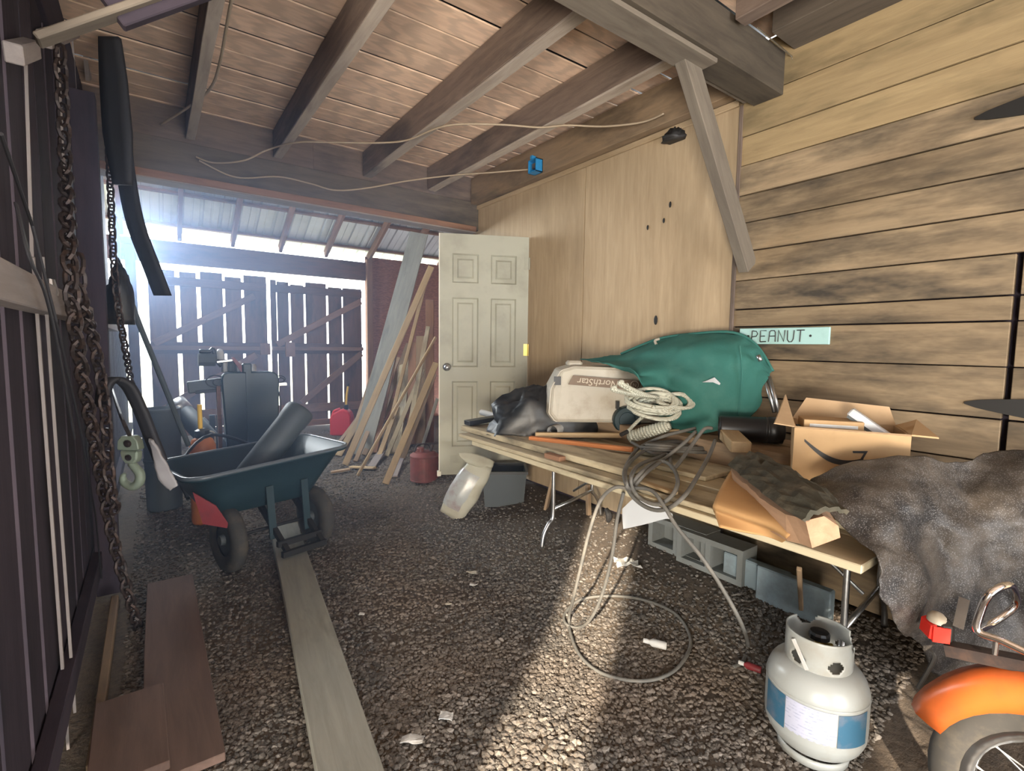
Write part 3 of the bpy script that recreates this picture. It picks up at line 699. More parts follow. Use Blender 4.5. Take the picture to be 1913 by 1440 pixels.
# green canvas hood of a folding chair with its aluminium legs
def green_chair():
    c = P(1330, 768, X=2.40); c.z = TS+.052
    t = thing('canvas_chair', c, 'folded green canvas camp chair with aluminium legs', 'chair')
    def r(pts): return [P(a, b, X=x) for a, b, x in pts]
    rows = [r([(1085, 672, 2.40), (1160, 662, 2.46), (1230, 634, 2.52), (1300, 624, 2.54), (1370, 622, 2.54), (1412, 646, 2.54), (1442, 692, 2.52)]),
            r([(1090, 676, 2.30), (1165, 672, 2.34), (1235, 655, 2.38), (1300, 648, 2.40), (1368, 648, 2.42), (1405, 662, 2.46), (1437, 698, 2.47)]),
            r([(1125, 679, 2.20), (1187, 690, 2.24), (1240, 692, 2.32), (1300, 690, 2.34), (1368, 690, 2.38), (1412, 695, 2.43), (1436, 705, 2.45)]),
            r([(1182, 686, 2.15), (1208, 715, 2.20), (1247, 732, 2.28), (1302, 735, 2.30), (1366, 735, 2.36), (1405, 735, 2.41), (1427, 722, 2.44)]),
            r([(1200, 715, 2.17), (1222, 765, 2.20), (1250, 800, 2.27), (1305, 808, 2.30), (1364, 802, 2.37), (1395, 788, 2.41), (1420, 758, 2.44)])]
    g = wpatch(rows, 9); n_ = len(g[0]); m_ = len(g)
    for i in range(m_):
        for j in range(n_):
            u = j/(n_-1); v = i/(m_-1); w = max(0, 1-u*1.5)*math.sin(math.pi*min(1, v*1.1))
            g[i][j] = g[i][j]+Vector((-.035*w*math.sin(17*v-9*u+2*math.sin(5*u))+.012*math.sin(9*u+3*v)*math.sin(math.pi*v), 0, .01*w*math.sin(13*u+6*v)))
    g = crumple(crumple(g, .014, 6, 2.0), .005, 16, 5.0)
    m = MB(); m.grid(g); m.build('canvas', M_['greencan'], t, smooth=True, solid=.004)
    seam = cat([p+Vector((-.008, -.004, 0)) for p in (P(1382, 646, X=2.42), P(1386, 690, X=2.385), P(1384, 735, X=2.375), P(1380, 775, X=2.38))], 5); MB().tube(seam, .004, 5).build('seam', M_['greencan'], t)
    edge = cat([p for p in r([(1160, 661, 2.46), (1230, 633, 2.52), (1300, 623, 2.54), (1370, 621, 2.54), (1413, 645, 2.54), (1444, 693, 2.52)])], 6); MB().tube(edge, .008, 6).build('piping', M_['greencan'], t, smooth=True)
    for a, b in (((1428, 702), (1447, 770)), ((1437, 704), (1456, 772))):
        MB().tube([P(*a, X=2.44), P(*b, X=2.40)], .0095, 10).build('leg_tube', M_['steel'], t, smooth=True)
    MB().tube([P(1416, 664, X=2.425), P(1421, 674, X=2.425)], .011, 10).build('leg_tube', M_['steel'], t, smooth=True)
    mm = MB(); mm.grid([[P(1318, 712, X=2.31), P(1335, 705, X=2.315), P(1346, 716, X=2.32)], [P(1312, 714, X=2.305), P(1332, 714, X=2.31), P(1344, 719, X=2.315)]]); mm.build('white_scuff', M_['whiteplas'], t, solid=.002)
    MB().tube(cat([P(1226, 643, X=2.46), P(1224, 636, X=2.47), P(1232, 633, X=2.49)], 4), .008, 6).build('loop', M_['bone'], t)
green_chair()
# white braided rope coil
def ellipse(c, a, b, u, v, n=28, wob=.0, ph=0.0, z=0.0):
    return [c+u*(a*math.cos(2*math.pi*k/n+ph)*(1+wob*math.sin(3*k)))+v*(b*math.sin(2*math.pi*k/n+ph))+Vector((0, 0, z+.006*math.sin(2*2*math.pi*k/n+ph))) for k in range(n)]
UR = Vector((.81, -.586, 0)); UF = Vector((.586, .81, 0)); UZ = Vector((0, 0, 1))
def rope_coil():
    c = P(1222, 756, X=2.14)
    t = thing('rope_coil', (c.x, c.y, BZ), 'coil of white braided rope lying on the boards before the canvas', 'rope')
    v = (UF*.75+UZ*.66).normalized()
    for i in range(9):
        cc = c+UR*random.uniform(-.035, .015)+UF*random.uniform(-.02, .02)+UZ*(i-4)*.008
        MB().tube(ellipse(cc, .125+random.uniform(-.02, .015), .06+random.uniform(-.012, .015), UR, v, 30, .015, random.uniform(0, 1)), .0095, 7, True).build('loop', M_['rope'], t, smooth=True)
    for i in range(3):
        cc = c+UR*(.10+.012*i)+UZ*.02; MB().tube(ellipse(cc, .085, .05, UR, v, 24, .02, i*.4), .0095, 7, True).build('loop', M_['rope'], t, smooth=True)
    for i, (x, y) in enumerate(((1150, 722), (1163, 712), (1172, 718), (1180, 728))):
        top = P(x, y, Y=c.y+.02); MB().tube(cat([c+UR*(-.06+.02*i)+UZ*.04, top+UZ*-.02+UR*-.008, top, top+UR*.012+UZ*-.02, c+UR*(-.04+.02*i)+UZ*.04], 5), .0095, 7).build('bight', M_['rope'], t, smooth=True)
    MB().tube(cat([c+UR*-.02-UF*.07, P(1190, 788, X=2.12), P(1172, 806, X=2.05)], 5), .0095, 7).build('tail', M_['rope'], t, smooth=True)
    e = P(1160, 812, X=2.0); MB().tube([P(1172, 806, X=2.05), e], .0115, 8).build('taped_end', M_['ink'], t)
rope_coil()
def rope_hank():
    a, b = P(1178, 816, X=2.10), P(1248, 796, X=2.16); d = (b-a).normalized(); u = d.orthogonal().normalized(); w = d.cross(u); L = (b-a).length
    t = thing('rope_hank', ((a+b)/2).xy.to_3d()+Vector((0, 0, SZ)), 'tightly wrapped hank of white braided rope beside the grey cable', 'rope')
    pts = []; turns = 13
    for k in range(turns*12+1):
        s = k/(turns*12); an = 2*math.pi*turns*s; pts.append(a+d*(L*s)+(u*math.cos(an)+w*math.sin(an))*.027)
    MB().tube(pts, .0085, 6).build('wrapping', M_['rope'], t, smooth=True)
    MB().tube([a-d*.012, b+d*.012], .02, 10).build('core', M_['rope'], t, smooth=True)
    MB().lathe([(0, .004), (.014, .004), (.016, 0), (0, 0)], 12, a-d*.014, (-d).to_track_quat('Z', 'Y').to_matrix().to_4x4()).build('bore', M_['ink'], t)
rope_hank()
# grey rubber cable: coil on the boards, loops hanging to the floor
def cable():
    c = P(1262, 828, X=2.12); c.z = SZ+.04
    t = thing('power_cable', (c.x, c.y, SZ), 'grey rubber cable coiled on the boards with loops hanging to the floor', 'cable')
    for i in range(9):
        s = 1-.085*i; MB().tube(ellipse(c+UR*random.uniform(-.012, .012)+UZ*(.010*(i % 3)), .155*s+.02, .075*s+.012, UR, UF, 30, .02, random.uniform(0, 1)), .0085, 7, True).build('coil_turn', M_['cable'], t, smooth=True)
    F = 1.60
    def path(pts, r=.0085, nm='loop'): MB().tube(cat(pts, 6), r, 7).build(nm, M_['cable'], t, smooth=True)
    T = SZ+.03
    path([P(1336, 822, X=2.1), P(1325, 850, X=1.95), P(1303, 890, X=1.75), P(1275, 930, X=1.575), P(1240, 952, X=1.57), P(1205, 946, X=1.57), P(1175, 918, X=1.57), P(1168, 880, Z=T), P(1185, 855, Z=T), P(1215, 838, Z=T), P(1262, 835, Z=T)])
    path([P(1300, 806, X=2.1), P(1275, 830, X=2.0), P(1240, 858, Z=T), P(1208, 882, Z=T), P(1182, 912, X=1.575), P(1176, 918, X=1.565)])
    path([P(1285, 830, Z=T), P(1235, 852, Z=T), P(1195, 868, Z=T), P(1178, 895, Z=T), P(1190, 925, X=1.565), P(1225, 942, X=1.56), P(1256, 925, X=1.575), P(1266, 895, Z=T), P(1252, 868, Z=T), P(1228, 862, Z=T), P(1195, 885, Z=T), P(1172, 916, X=1.57)])
    path([P(1300, 800, X=2.15), P(1240, 815, X=2.1), P(1192, 838, X=2.0), P(1168, 875, Z=T), P(1170, 905, Z=T), P(1178, 915, X=1.565)])
    path([P(1330, 800, X=2.15), P(1315, 802, X=2.1), P(1290, 835, X=2.0), P(1258, 875, Z=T), P(1248, 850, Z=T), P(1215, 845, Z=T), P(1180, 826, X=2.05)])
    gp = lambda x, y: G(x, y, .012)
    path([P(1180, 915, X=1.565), P(1150, 910, X=1.52), P(1122, 935, X=1.50), P(1102, 990, X=1.50), P(1087, 1050, X=1.505), P(1073, 1110, X=1.52), gp(1063, 1160)+Vector((0, 0, .02)), gp(1068, 1190), gp(1088, 1230), gp(1130, 1260), gp(1200, 1272), gp(1255, 1256), gp(1285, 1220), gp(1288, 1185), gp(1260, 1145), gp(1200, 1120), gp(1140, 1113), gp(1085, 1120), gp(1056, 1145), gp(1058, 1166), gp(1082, 1172), P(1104, 1155, X=1.62), P(1125, 1110, X=1.60), P(1143, 1040, X=1.57), P(1153, 970, X=1.56), P(1165, 920, X=1.56)], .0075, 'hanging_loop')
    path([P(1172, 912, X=1.565), P(1215, 915, X=1.55), P(1240, 945, X=1.53), P(1265, 985, X=1.53), P(1310, 1040, X=1.55), P(1350, 1100, X=1.60), P(1385, 1165, X=1.66), gp(1397, 1205), gp(1388, 1235), gp(1370, 1246)], .0075, 'hanging_loop')
cable()
# sticks, pipe and small timber on the boards
def stick(name, a, b, z, w, t, mt, lab, cat_='stick', rnd=False, grp=None):
    pa, pb = P(*a, Z=z), P(*b, Z=z)
    if rnd: o = MB().tube([pa, pb], w/2, 10).build(name, M_[mt], M=frame(pa, pb))
    else: o = plank(name, pa, pb, w, t, M_[mt], None, bevel=.002)
    return tag(o, lab, cat_, grp)
stick('wood_stick', (1000, 812), (1160, 813), SZ+.035, .03, .028, 'fresh', 'pale square wooden stick lying over the orange one')
stick('orange_stick', (990, 818), (1182, 840), SZ+.02, .035, .022, 'orangewood', 'orange painted wooden stick with dark spots on the stack')
stick('orange_stick', (1215, 828), (1310, 848), SZ+.004, .04, .016, 'orangewood', 'short worn orange strip under the cable coil')
stick('wood_board', (1112, 806), (1180, 812), SZ+.02, .07, .04, 'lumber', 'brown board piece below the rope coil')
stick('thin_lath', (1215, 797), (1344, 788), BZ+.006, .022, .010, 'fresh', 'thin pale slat running into the black cylinder', 'slat', False, 'pale slats by the black cylinder')
stick('thin_lath', (1225, 806), (1344, 797), BZ+.006, .022, .010, 'fresh', 'lower thin pale slat beside the black cylinder', 'slat', False, 'pale slats by the black cylinder')
stick('wood_strip', (1200, 900), (1262, 922), TS+.062, .03, .012, 'fresh', 'short pale wood strip lying under the cable loops')
stick('wood_offcut', (1023, 850), (1052, 858), TS+.058, .05, .028, 'rail', 'small wooden offcut wedged on the front board', 'offcut')
stick('wood_strip', (1325, 838), (1372, 834), SZ+.008, .05, .014, 'rail', 'reddish strip under the pale wood block')
# black cylinder
def canister():
    a, b = P(1343, 797, X=2.22), P(1462, 786, X=2.38); dz_ = BZ+.064-a.z; a.z += dz_; b.z = a.z+.004; d = (b-a).normalized(); L = (b-a).length; M = Matrix.Translation(a) @ d.to_track_quat('Z', 'Y').to_matrix().to_4x4()
    t = thing('black_canister', ((a+b)/2).xy.to_3d()+Vector((0, 0, SZ)), 'glossy black plastic cylinder lying on its side by the carton', 'canister')
    MB().lathe([(.052, 0), (.058, .002), (.06, .01), (.06, L*.72), (.0625, L*.73), (.0625, L*.745), (.06, L*.755), (.06, L*.78), (.0625, L*.79), (.0625, L), (0, L)], 32, (0, 0, 0), M).build('shell', M_['black'], t, smooth=True)
    MB().lathe([(.052, .0), (.052, .2)], 24, (0, 0, 0), M).build('bore', M_['ink'], t)
    MB().lathe([(.045, L), (.045, L+.008), (0, L+.008)], 24, (0, 0, 0), M).build('end_cap', M_['black'], t)
canister()
o = plank('wood_block', P(1362, 812, X=2.20), P(1385, 836, X=2.06), .085, .05, M_['fresh'], None, bevel=.004); tag(o, 'pale square-cut wood block in front of the black cylinder', 'block')
# bent brown cardboard and split log
rows = [[P(1372, 868, Z=SZ+.02), P(1420, 880, Z=SZ+.02), P(1480, 905, Z=SZ+.02), P(1530, 940, Z=SZ+.015)],
        [P(1350, 905, Z=SZ+.05), P(1405, 925, Z=SZ+.05), P(1455, 950, Z=SZ+.045), P(1505, 985, Z=SZ+.03)],
        [P(1334, 940, Z=SZ+.035), P(1385, 958, Z=SZ+.035), P(1440, 978, Z=SZ+.03), P(1475, 1000, Z=SZ+.02)],
        [P(1334, 955, Z=SZ+.0), P(1385, 972, Z=SZ+.0), P(1440, 990, Z=SZ-.005), P(1470, 1008, Z=SZ-.005)],
        [P(1344, 984, Z=SZ-.025), P(1390, 994, Z=SZ-.028), P(1436, 1003, Z=SZ-.03), P(1462, 1012, Z=SZ-.03)]]
m = MB(); m.grid(wpatch(rows, 5)); o = m.build('cardboard_sheet', M_['kraft'], smooth=True, solid=.006); tag(o, 'bent brown cardboard sheet curling over the front of the boards', 'cardboard')
def split_log():
    a, b = P(1392, 880, Z=SZ+.07), P(1532, 985, Z=SZ+.075); a.z = SZ+.085; b.z = SZ+.09
    t = thing('split_log', ((a+b)/2).xy.to_3d()+Vector((0, 0, SZ+.03)), 'split firewood log with dark bark and pinkish cut face', 'log')
    M = frame(a, b) @ Matrix.Rotation(math.radians(30), 4, 'X'); L = (b-a).length; n = 14; rows = []; rw = []
    for i in range(n+1):
        x = L*i/n; s = 1-.25*max(0, (i/n-.8)/.2)+.05*mnoise.noise(Vector((i*.6, 0, 0))); r = []
        for k in range(13):
            th = math.pi*(.30+.68*k/12); rr = (.092+.022*mnoise.noise(Vector((i*1.1, k*.9, 5)))+.012*mnoise.noise(Vector((i*2.3, k*2.1, 1))))*s
            r.append(M @ Vector((x, -rr*math.cos(th)*1.0, rr*math.sin(th)*.66-.01)))
        rows.append(r); rw.append([r[0]+Vector((0, 0, .0)), r[0]+UZ*-.035*s, r[-1]+UZ*-.035*s, r[-1]])
    q = MB(); N = 13; vs = [v for r in rows for v in r]; inn = [[M @ (Vector(((M.inverted() @ v).x, (M.inverted() @ v).y*.86, (M.inverted() @ v).z*.78-.006))) for v in r] for r in rows]
    q.grid(rows); q.grid(inn); K = (n+1)*N
    for i in range(n): q.f += [(i*N, (i+1)*N, K+(i+1)*N, K+i*N), (i*N+N-1, K+i*N+N-1, K+(i+1)*N+N-1, (i+1)*N+N-1)]
    for i in (0, n):
        for k in range(N-1): q.f.append((i*N+k, i*N+k+1, K+i*N+k+1, K+i*N+k))
    q.build('bark', M_['bark'], t)
    w = MB(); vs = []; fs = []
    for i in range(n+1):
        x = L*i/n; j = mnoise.noise(Vector((i*1.3, 2, 2)))*.008; e = 1-.5*max(0, (i/n-.75)/.25)-.2*max(0, (.1-i/n)/.1)
        vs += [M @ Vector((x, (-.062+j)*e, .020+j)), M @ Vector((x, (-.098+j*2)*e, -.055)), M @ Vector((x, .05*e, -.06)), M @ Vector((x, .07*e, -.03)), M @ Vector((x, .03*e, .010)), M @ Vector((x, -.03*e, .016))]
    for i in range(n):
        for k in range(6): fs.append((i*6+k, i*6+(k+1) % 6, i*6+6+(k+1) % 6, i*6+6+k))
    fs += [tuple(range(5, -1, -1)), tuple(n*6+k for k in range(6))]; w.add(vs, fs); w.build('heartwood', M_['logwood'], t, M=M)
split_log()
# carton with a curved arrow
def carton():
    o0 = Vector((2.0, .895, .85)); ux = Vector((.45, -.893, 0)); uy = Vector((.893, .45, 0)); Wd, D, H = .36, .25, .25
    M = Matrix(((ux.x, uy.x, 0, o0.x), (ux.y, uy.y, 0, o0.y), (0, 0, 1, .85), (0, 0, 0, 1)))
    t = thing('cardboard_carton', M @ Vector((Wd/2, D/2, 0)), 'open brown cardboard carton with a curved black arrow on its side', 'box')
    B = lambda *a: MB().box(*a, M)
    B(0, Wd, 0, .006, 0, H).build('front_side', M_['cardb'], t)
    B(0, Wd, D-.006, D, 0, H).build('back_side', M_['cardin'], t)
    B(0, .006, .006, D-.006, 0, H).build('end_side', M_['cardb'], t); B(Wd-.006, Wd, .006, D-.006, 0, H).build('end_side', M_['cardb'], t)
    B(.006, Wd-.006, .006, D-.006, 0, .006).build('bottom', M_['cardin'], t)
    def flap(a, b, c, d, nm='flap', mt='cardin'):
        mm = MB(); mm.add([M @ Vector(v) for v in (a, b, c, d)], [(0, 1, 2, 3)]); mm.build(nm, M_[mt], t, solid=.006)
    flap((0, 0, H), (0, D, H), (-.03, D+.02, H+.10), (-.07, -.02, H+.01))
    flap((0, D, H), (Wd, D, H), (Wd-.02, D+.03, H+.07), (.05, D+.035, H+.09))
    flap((Wd, 0, H), (Wd, D, H), (Wd+.06, D-.02, H+.03), (Wd+.08, .02, H-.005), mt='cardb')
    flap((0, 0, H), (Wd, 0, H), (Wd-.01, .05, H-.05), (.02, .05, H-.05))
    # arrow print
    m = MB(); vs = []; n = 20
    for i in range(n+1):
        s = i/n; x = .035+.19*s; z = .205-.062*math.sin(math.pi*min(1, s*.80+.02))*1.0-.022*s; w = .003+.0075*math.sin(math.pi*min(1, s*.9+.08))
        vs += [M @ Vector((x, -.0015, z+w)), M @ Vector((x, -.0015, z-w))]
    m.add(vs, [(2*i, 2*i+1, 2*i+3, 2*i+2) for i in range(n)])
    hd = [(.27, .120), (.325, .125), (.322, .122), (.298, .078), (.290, .082), (.308, .113), (.272, .111)]
    hd = [(.190, .176), (.237, .181), (.219, .137), (.212, .140), (.225, .171), (.192, .168)]
    m.add([M @ Vector((x, -.0015, z)) for x, z in hd], [(0, 1, 4, 5), (1, 2, 3, 4)])
    m.build('printed_arrow', M_['ink'], t)
    w = thing('white_bar', M @ Vector((.35, .12, 0)), 'white plastic bar standing aslant in the carton', 'bar')
    MB().bar(M @ Vector((.19, .13, .31)), M @ Vector((.34, .10, .20)), .055, .032).build('casing', M_['whiteplas'], w, bevel=.005); MB().bar(M @ Vector((.185, .13, .293)), M @ Vector((.335, .10, .183)), .052, .012).build('underside', M_['greycase'], w)
    bx = thing('small_parcel', M @ Vector((.15, .12, 0)), 'small flat cardboard parcel with a white strip in the carton', 'parcel')
    Q = M @ Matrix.Translation((.125, .12, .24)) @ Matrix.Rotation(.12, 4, 'Z')
    MB().box(-.10, .10, -.06, .06, 0, .035, Q).build('sleeve', M_['cardb'], bx, bevel=.002); MB().box(-.08, .08, -.062, -.06, .008, .02, Q).build('strip', M_['paper'], bx); MB().box(-.11, .11, -.05, .05, -.02, 0, Q).build('tray', M_['greycase'], bx)
    q = MB(); q.grid(crumple([[M @ Vector((.23+.03*i, .05+.04*j, .225)) for i in range(4)] for j in range(3)], .012, 20)); q = q.build('clear_wrap', M_['whiteplas'], None, smooth=True, solid=.002); tag(q, 'crumpled clear wrapping beside the parcel in the carton', 'wrapping')
carton()
# woven tarp over the right end of the table
def tarp():
    def r(pts): return [P(a, b, X=x) for a, b, x in pts]
    rows = [r([(1512, 882, 1.88), (1600, 858, 1.93), (1690, 850, 2.02), (1780, 856, 2.20), (1840, 842, 2.36), (1930, 845, 2.40), (2030, 850, 2.45)]),
            r([(1524, 905, 1.80), (1610, 885, 1.85), (1700, 885, 1.95), (1790, 890, 2.16), (1860, 890, 2.22), (1940, 890, 2.28), (2040, 900, 2.32)]),
            r([(1555, 955, 1.68), (1640, 945, 1.75), (1720, 950, 1.86), (1800, 950, 2.05), (1870, 950, 2.12), (1950, 960, 2.20), (2050, 970, 2.25)]),
            r([(1600, 1015, 1.60), (1670, 1010, 1.70), (1740, 1010, 1.92), (1810, 1005, 2.00), (1880, 1005, 2.10), (1960, 1020, 2.18), (2060, 1030, 2.2)]),
            r([(1622, 1060, 1.565), (1690, 1070, 1.70), (1750, 1080, 1.90), (1815, 1065, 1.98), (1885, 1060, 2.12), (1965, 1080, 2.2), (2070, 1090, 2.2)]),
            r([(1626, 1110, 1.57), (1690, 1135, 1.74), (1745, 1150, 1.93), (1815, 1130, 2.02), (1890, 1120, 2.16), (1970, 1140, 2.22), (2080, 1150, 2.25)]),
            r([(1640, 1140, 1.62), (1700, 1200, 1.80), (1750, 1260, 2.0), (1820, 1250, 2.08), (1895, 1230, 2.2), (1980, 1240, 2.25), (2090, 1250, 2.3)])]
    g = wpatch(rows, 11); g = crumple(g, .04, 3.5, 4.0); g = crumple(g, .008, 12, 1.0); g = crumple(g, .003, 30, 9.0)
    m = MB(); m.grid(g); o = m.build('woven_tarp', M_['tarp'], smooth=True, solid=.003); tag(o, 'grey-black woven tarp draped over the right end of the table', 'tarp')
    # what it covers
    k = thing('covered_crate', (2.25, .12, ground(2.25, .12)), 'dark wooden crate hidden under the woven tarp', 'crate')
    MB().box(2.24, 2.56, -.35, .40, ground(2.4, 0), .72).build('body', M_['dark'], k); MB().box(2.28, 2.56, -.35, .40, .72, .80).build('lid', M_['dark'], k)
tarp()
# white sheet hanging under the boards
rows = [[P(1163, 950, X=1.70), P(1200, 925, X=1.72), P(1256, 960, X=1.74)], [P(1163, 968, X=1.70), P(1205, 955, X=1.72), P(1256, 970, X=1.74)], [P(1165, 988, X=1.70), P(1210, 978, X=1.72), P(1250, 966, X=1.74)]]
m = MB(); m.grid(wpatch(rows, 4)); o = m.build('plastic_sheet', M_['whiteplas'], solid=.004); tag(o, 'white plastic sheet sagging below the front board', 'sheet')
# ---- under the table
def block(c, rz_, lab):
    t = thing('concrete_block', c, lab, 'block', 'concrete blocks under the table'); M = Matrix.Translation(c) @ Matrix.Rotation(rz_, 4, 'Z')
    m = MB(); Lx, Hh, D = .39, .19, .14
    for x0, x1 in ((-Lx/2, -Lx/2+.03), (-.015, .015), (Lx/2-.03, Lx/2)): m.box(x0, x1, -D/2, D/2, .03, Hh-.03, M)
    m.box(-Lx/2, Lx/2, -D/2, D/2, 0, .03, M); m.box(-Lx/2, Lx/2, -D/2, D/2, Hh-.03, Hh, M); m.build('shell', M_['concrete'], t)
    MB().box(-Lx/2+.03, Lx/2-.03, D/2-.02, D/2-.005, .03, Hh-.03, M).build('core_back', M_['concrete'], t)
for px, py, X, lab in ((1275, 1012, 2.50, 'grey hollow concrete block furthest along the wall base'), (1335, 1045, 2.46, 'grey hollow concrete block under the middle of the table')):
    p = P(px, py, X=X); p.z = ground(p.x, p.y)-.005; block(p, math.radians(-90), lab)
for px, py, X, dz, lab in ((1405, 1075, 2.42, .14, 'blue-grey foam slab leaning beside the concrete block'), (1475, 1110, 2.36, .17, 'blue-grey foam slab nearest the propane tank')):
    p = P(px, py, X=X); p.z = ground(p.x, p.y)
    o = MB().box(p.x, p.x+.05, p.y-.17, p.y+.16, p.z-.005, p.z+dz).build('foam_slab', M_['foam'], bevel=.006); tag(o, lab, 'foam slab', 'foam slabs under the table')
o = plank('prop_stick', G(1497, 1143), P(1493, 1062, X=1.95), .018, .018, M_['lumber'], None); tag(o, 'thin wooden prop standing behind the propane tank', 'stick')
def plastic_crate():
    p = G(938, 948); t = thing('storage_crate', p, 'dark plastic storage crate under the far end of the table', 'crate'); M = Matrix.Translation(p+Vector((.1, .12, 0))) @ Matrix.Rotation(math.radians(-34), 4, 'Z')
    m = MB(); m.add([M @ Vector(v) for v in ((-.15, -.13, 0), (.15, -.13, 0), (.15, .13, 0), (-.15, .13, 0), (-.17, -.15, .27), (.17, -.15, .27), (.17, .15, .27), (-.17, .15, .27))], [(3, 2, 1, 0), (0, 1, 5, 4), (1, 2, 6, 5), (2, 3, 7, 6), (3, 0, 4, 7)]); m.build('body', M_['greycase'], t, solid=.008)
    for a in ((-.185, .185, -.165, -.145), (-.185, .185, .145, .165)): MB().box(a[0], a[1], a[2], a[3], .265, .285, M).build('rim', M_['black'], t)
    for a in ((-.185, -.165, -.145, .145), (.165, .185, -.145, .145)): MB().box(a[0], a[1], a[2], a[3], .265, .285, M).build('rim', M_['black'], t)
plastic_crate()
o = plank('wood_paddle', P(1020, 950, X=2.30), P(1035, 885, X=2.32), .07, .02, M_['lumber'], None, up=(.5, -.8, 0)); tag(o, 'flat wooden paddle leaning under the table beside the leg', 'paddle')
o = plank('wood_post', G(1100, 962), P(1098, 905, X=2.5), .03, .03, M_['lumber'], None); tag(o, 'pale wood post standing under the table near the wall', 'post')
m = MB(); pts = cat([P(1132, 950, X=2.2), P(1138, 962, X=2.2), P(1136, 975, X=2.2)], 4); m.tube(pts, [.012, .014, .017, .02, .021, .02, .018, .014, .01][:len(pts)], 8); o = m.build('wall_hook', M_['ink']); tag(o, 'small black curved handle behind the hanging cable', 'handle')
# feed bag slumped against the crate
def feed_bag():
    b = G(838, 968); b.z = ground(b.x, b.y); top = P(898, 868, X=b.x+.22)
    t = thing('feed_bag', b, 'shiny white printed feed bag slumped on the gravel before the door', 'bag')
    d = (top-b); L = d.length; d.normalize(); vw = (b-Vector((0, 0, HC))).normalized(); sd = d.cross(vw).normalized(); nrm = d.cross(sd).normalized(); rows = []
    for i in range(15):
        s = i/14; w = .118*(math.sin(math.pi*min(1, .16+s*.66)))**.45; th = .075*(math.sin(math.pi*min(1, .05+s*.92)))**.7+.006
        r = []
        for k in range(24):
            a = 2*math.pi*k/24; cx, sx = math.cos(a), math.sin(a)
            v = b+d*(L*s+.02)+sd*(w*abs(cx)**.7*(1 if cx > 0 else -1))+nrm*(th*abs(sx)**.8*(1 if sx > 0 else -1))
            v += mnoise.noise_vector(v*9)*.012+mnoise.noise_vector(v*30)*.004; r.append(v)
        rows.append(r)
    m = MB(); n = 24; vs = [v for r in rows for v in r]; fs = [(i*n+k, i*n+(k+1) % n, (i+1)*n+(k+1) % n, (i+1)*n+k) for i in range(14) for k in range(n)]+[tuple(range(n-1, -1, -1)), tuple(14*n+k for k in range(n))]
    m.add(vs, fs); m.build('sack', M_['bag'], t, smooth=True)
    fr = [[v+nrm*(-.004) if False else v for v in rows[i][k0:k1]] for i in range(3, 12) for k0, k1 in ((13, 24),)]
    fr = [[v+(v-(b+d*(L*i/14))).normalized()*.004 for v in rows[i][0:8]] for i in range(2, 12)]
    m = MB(); m.grid(fr); m.build('printed_panel', M_['bagprint'], t, smooth=True)
    e = b+d*(L+.01)
    rows2 = [[P(858, 846, Y=e.y), P(880, 846, Y=e.y-.01), P(905, 853, Y=e.y-.02), P(924, 862, Y=e.y-.03)], [P(862, 856, Y=e.y-.02), P(885, 862, Y=e.y-.03), P(903, 868, Y=e.y-.04), P(920, 872, Y=e.y-.05)], [P(875, 866, Y=e.y-.01), P(890, 872, Y=e.y-.02), P(902, 876, Y=e.y-.03), P(914, 878, Y=e.y-.03)]]
    m = MB(); m.grid(crumple(wpatch(rows2, 4), .006, 25)); m.build('folded_top', M_['bag'], t, smooth=True, solid=.004)
feed_bag()
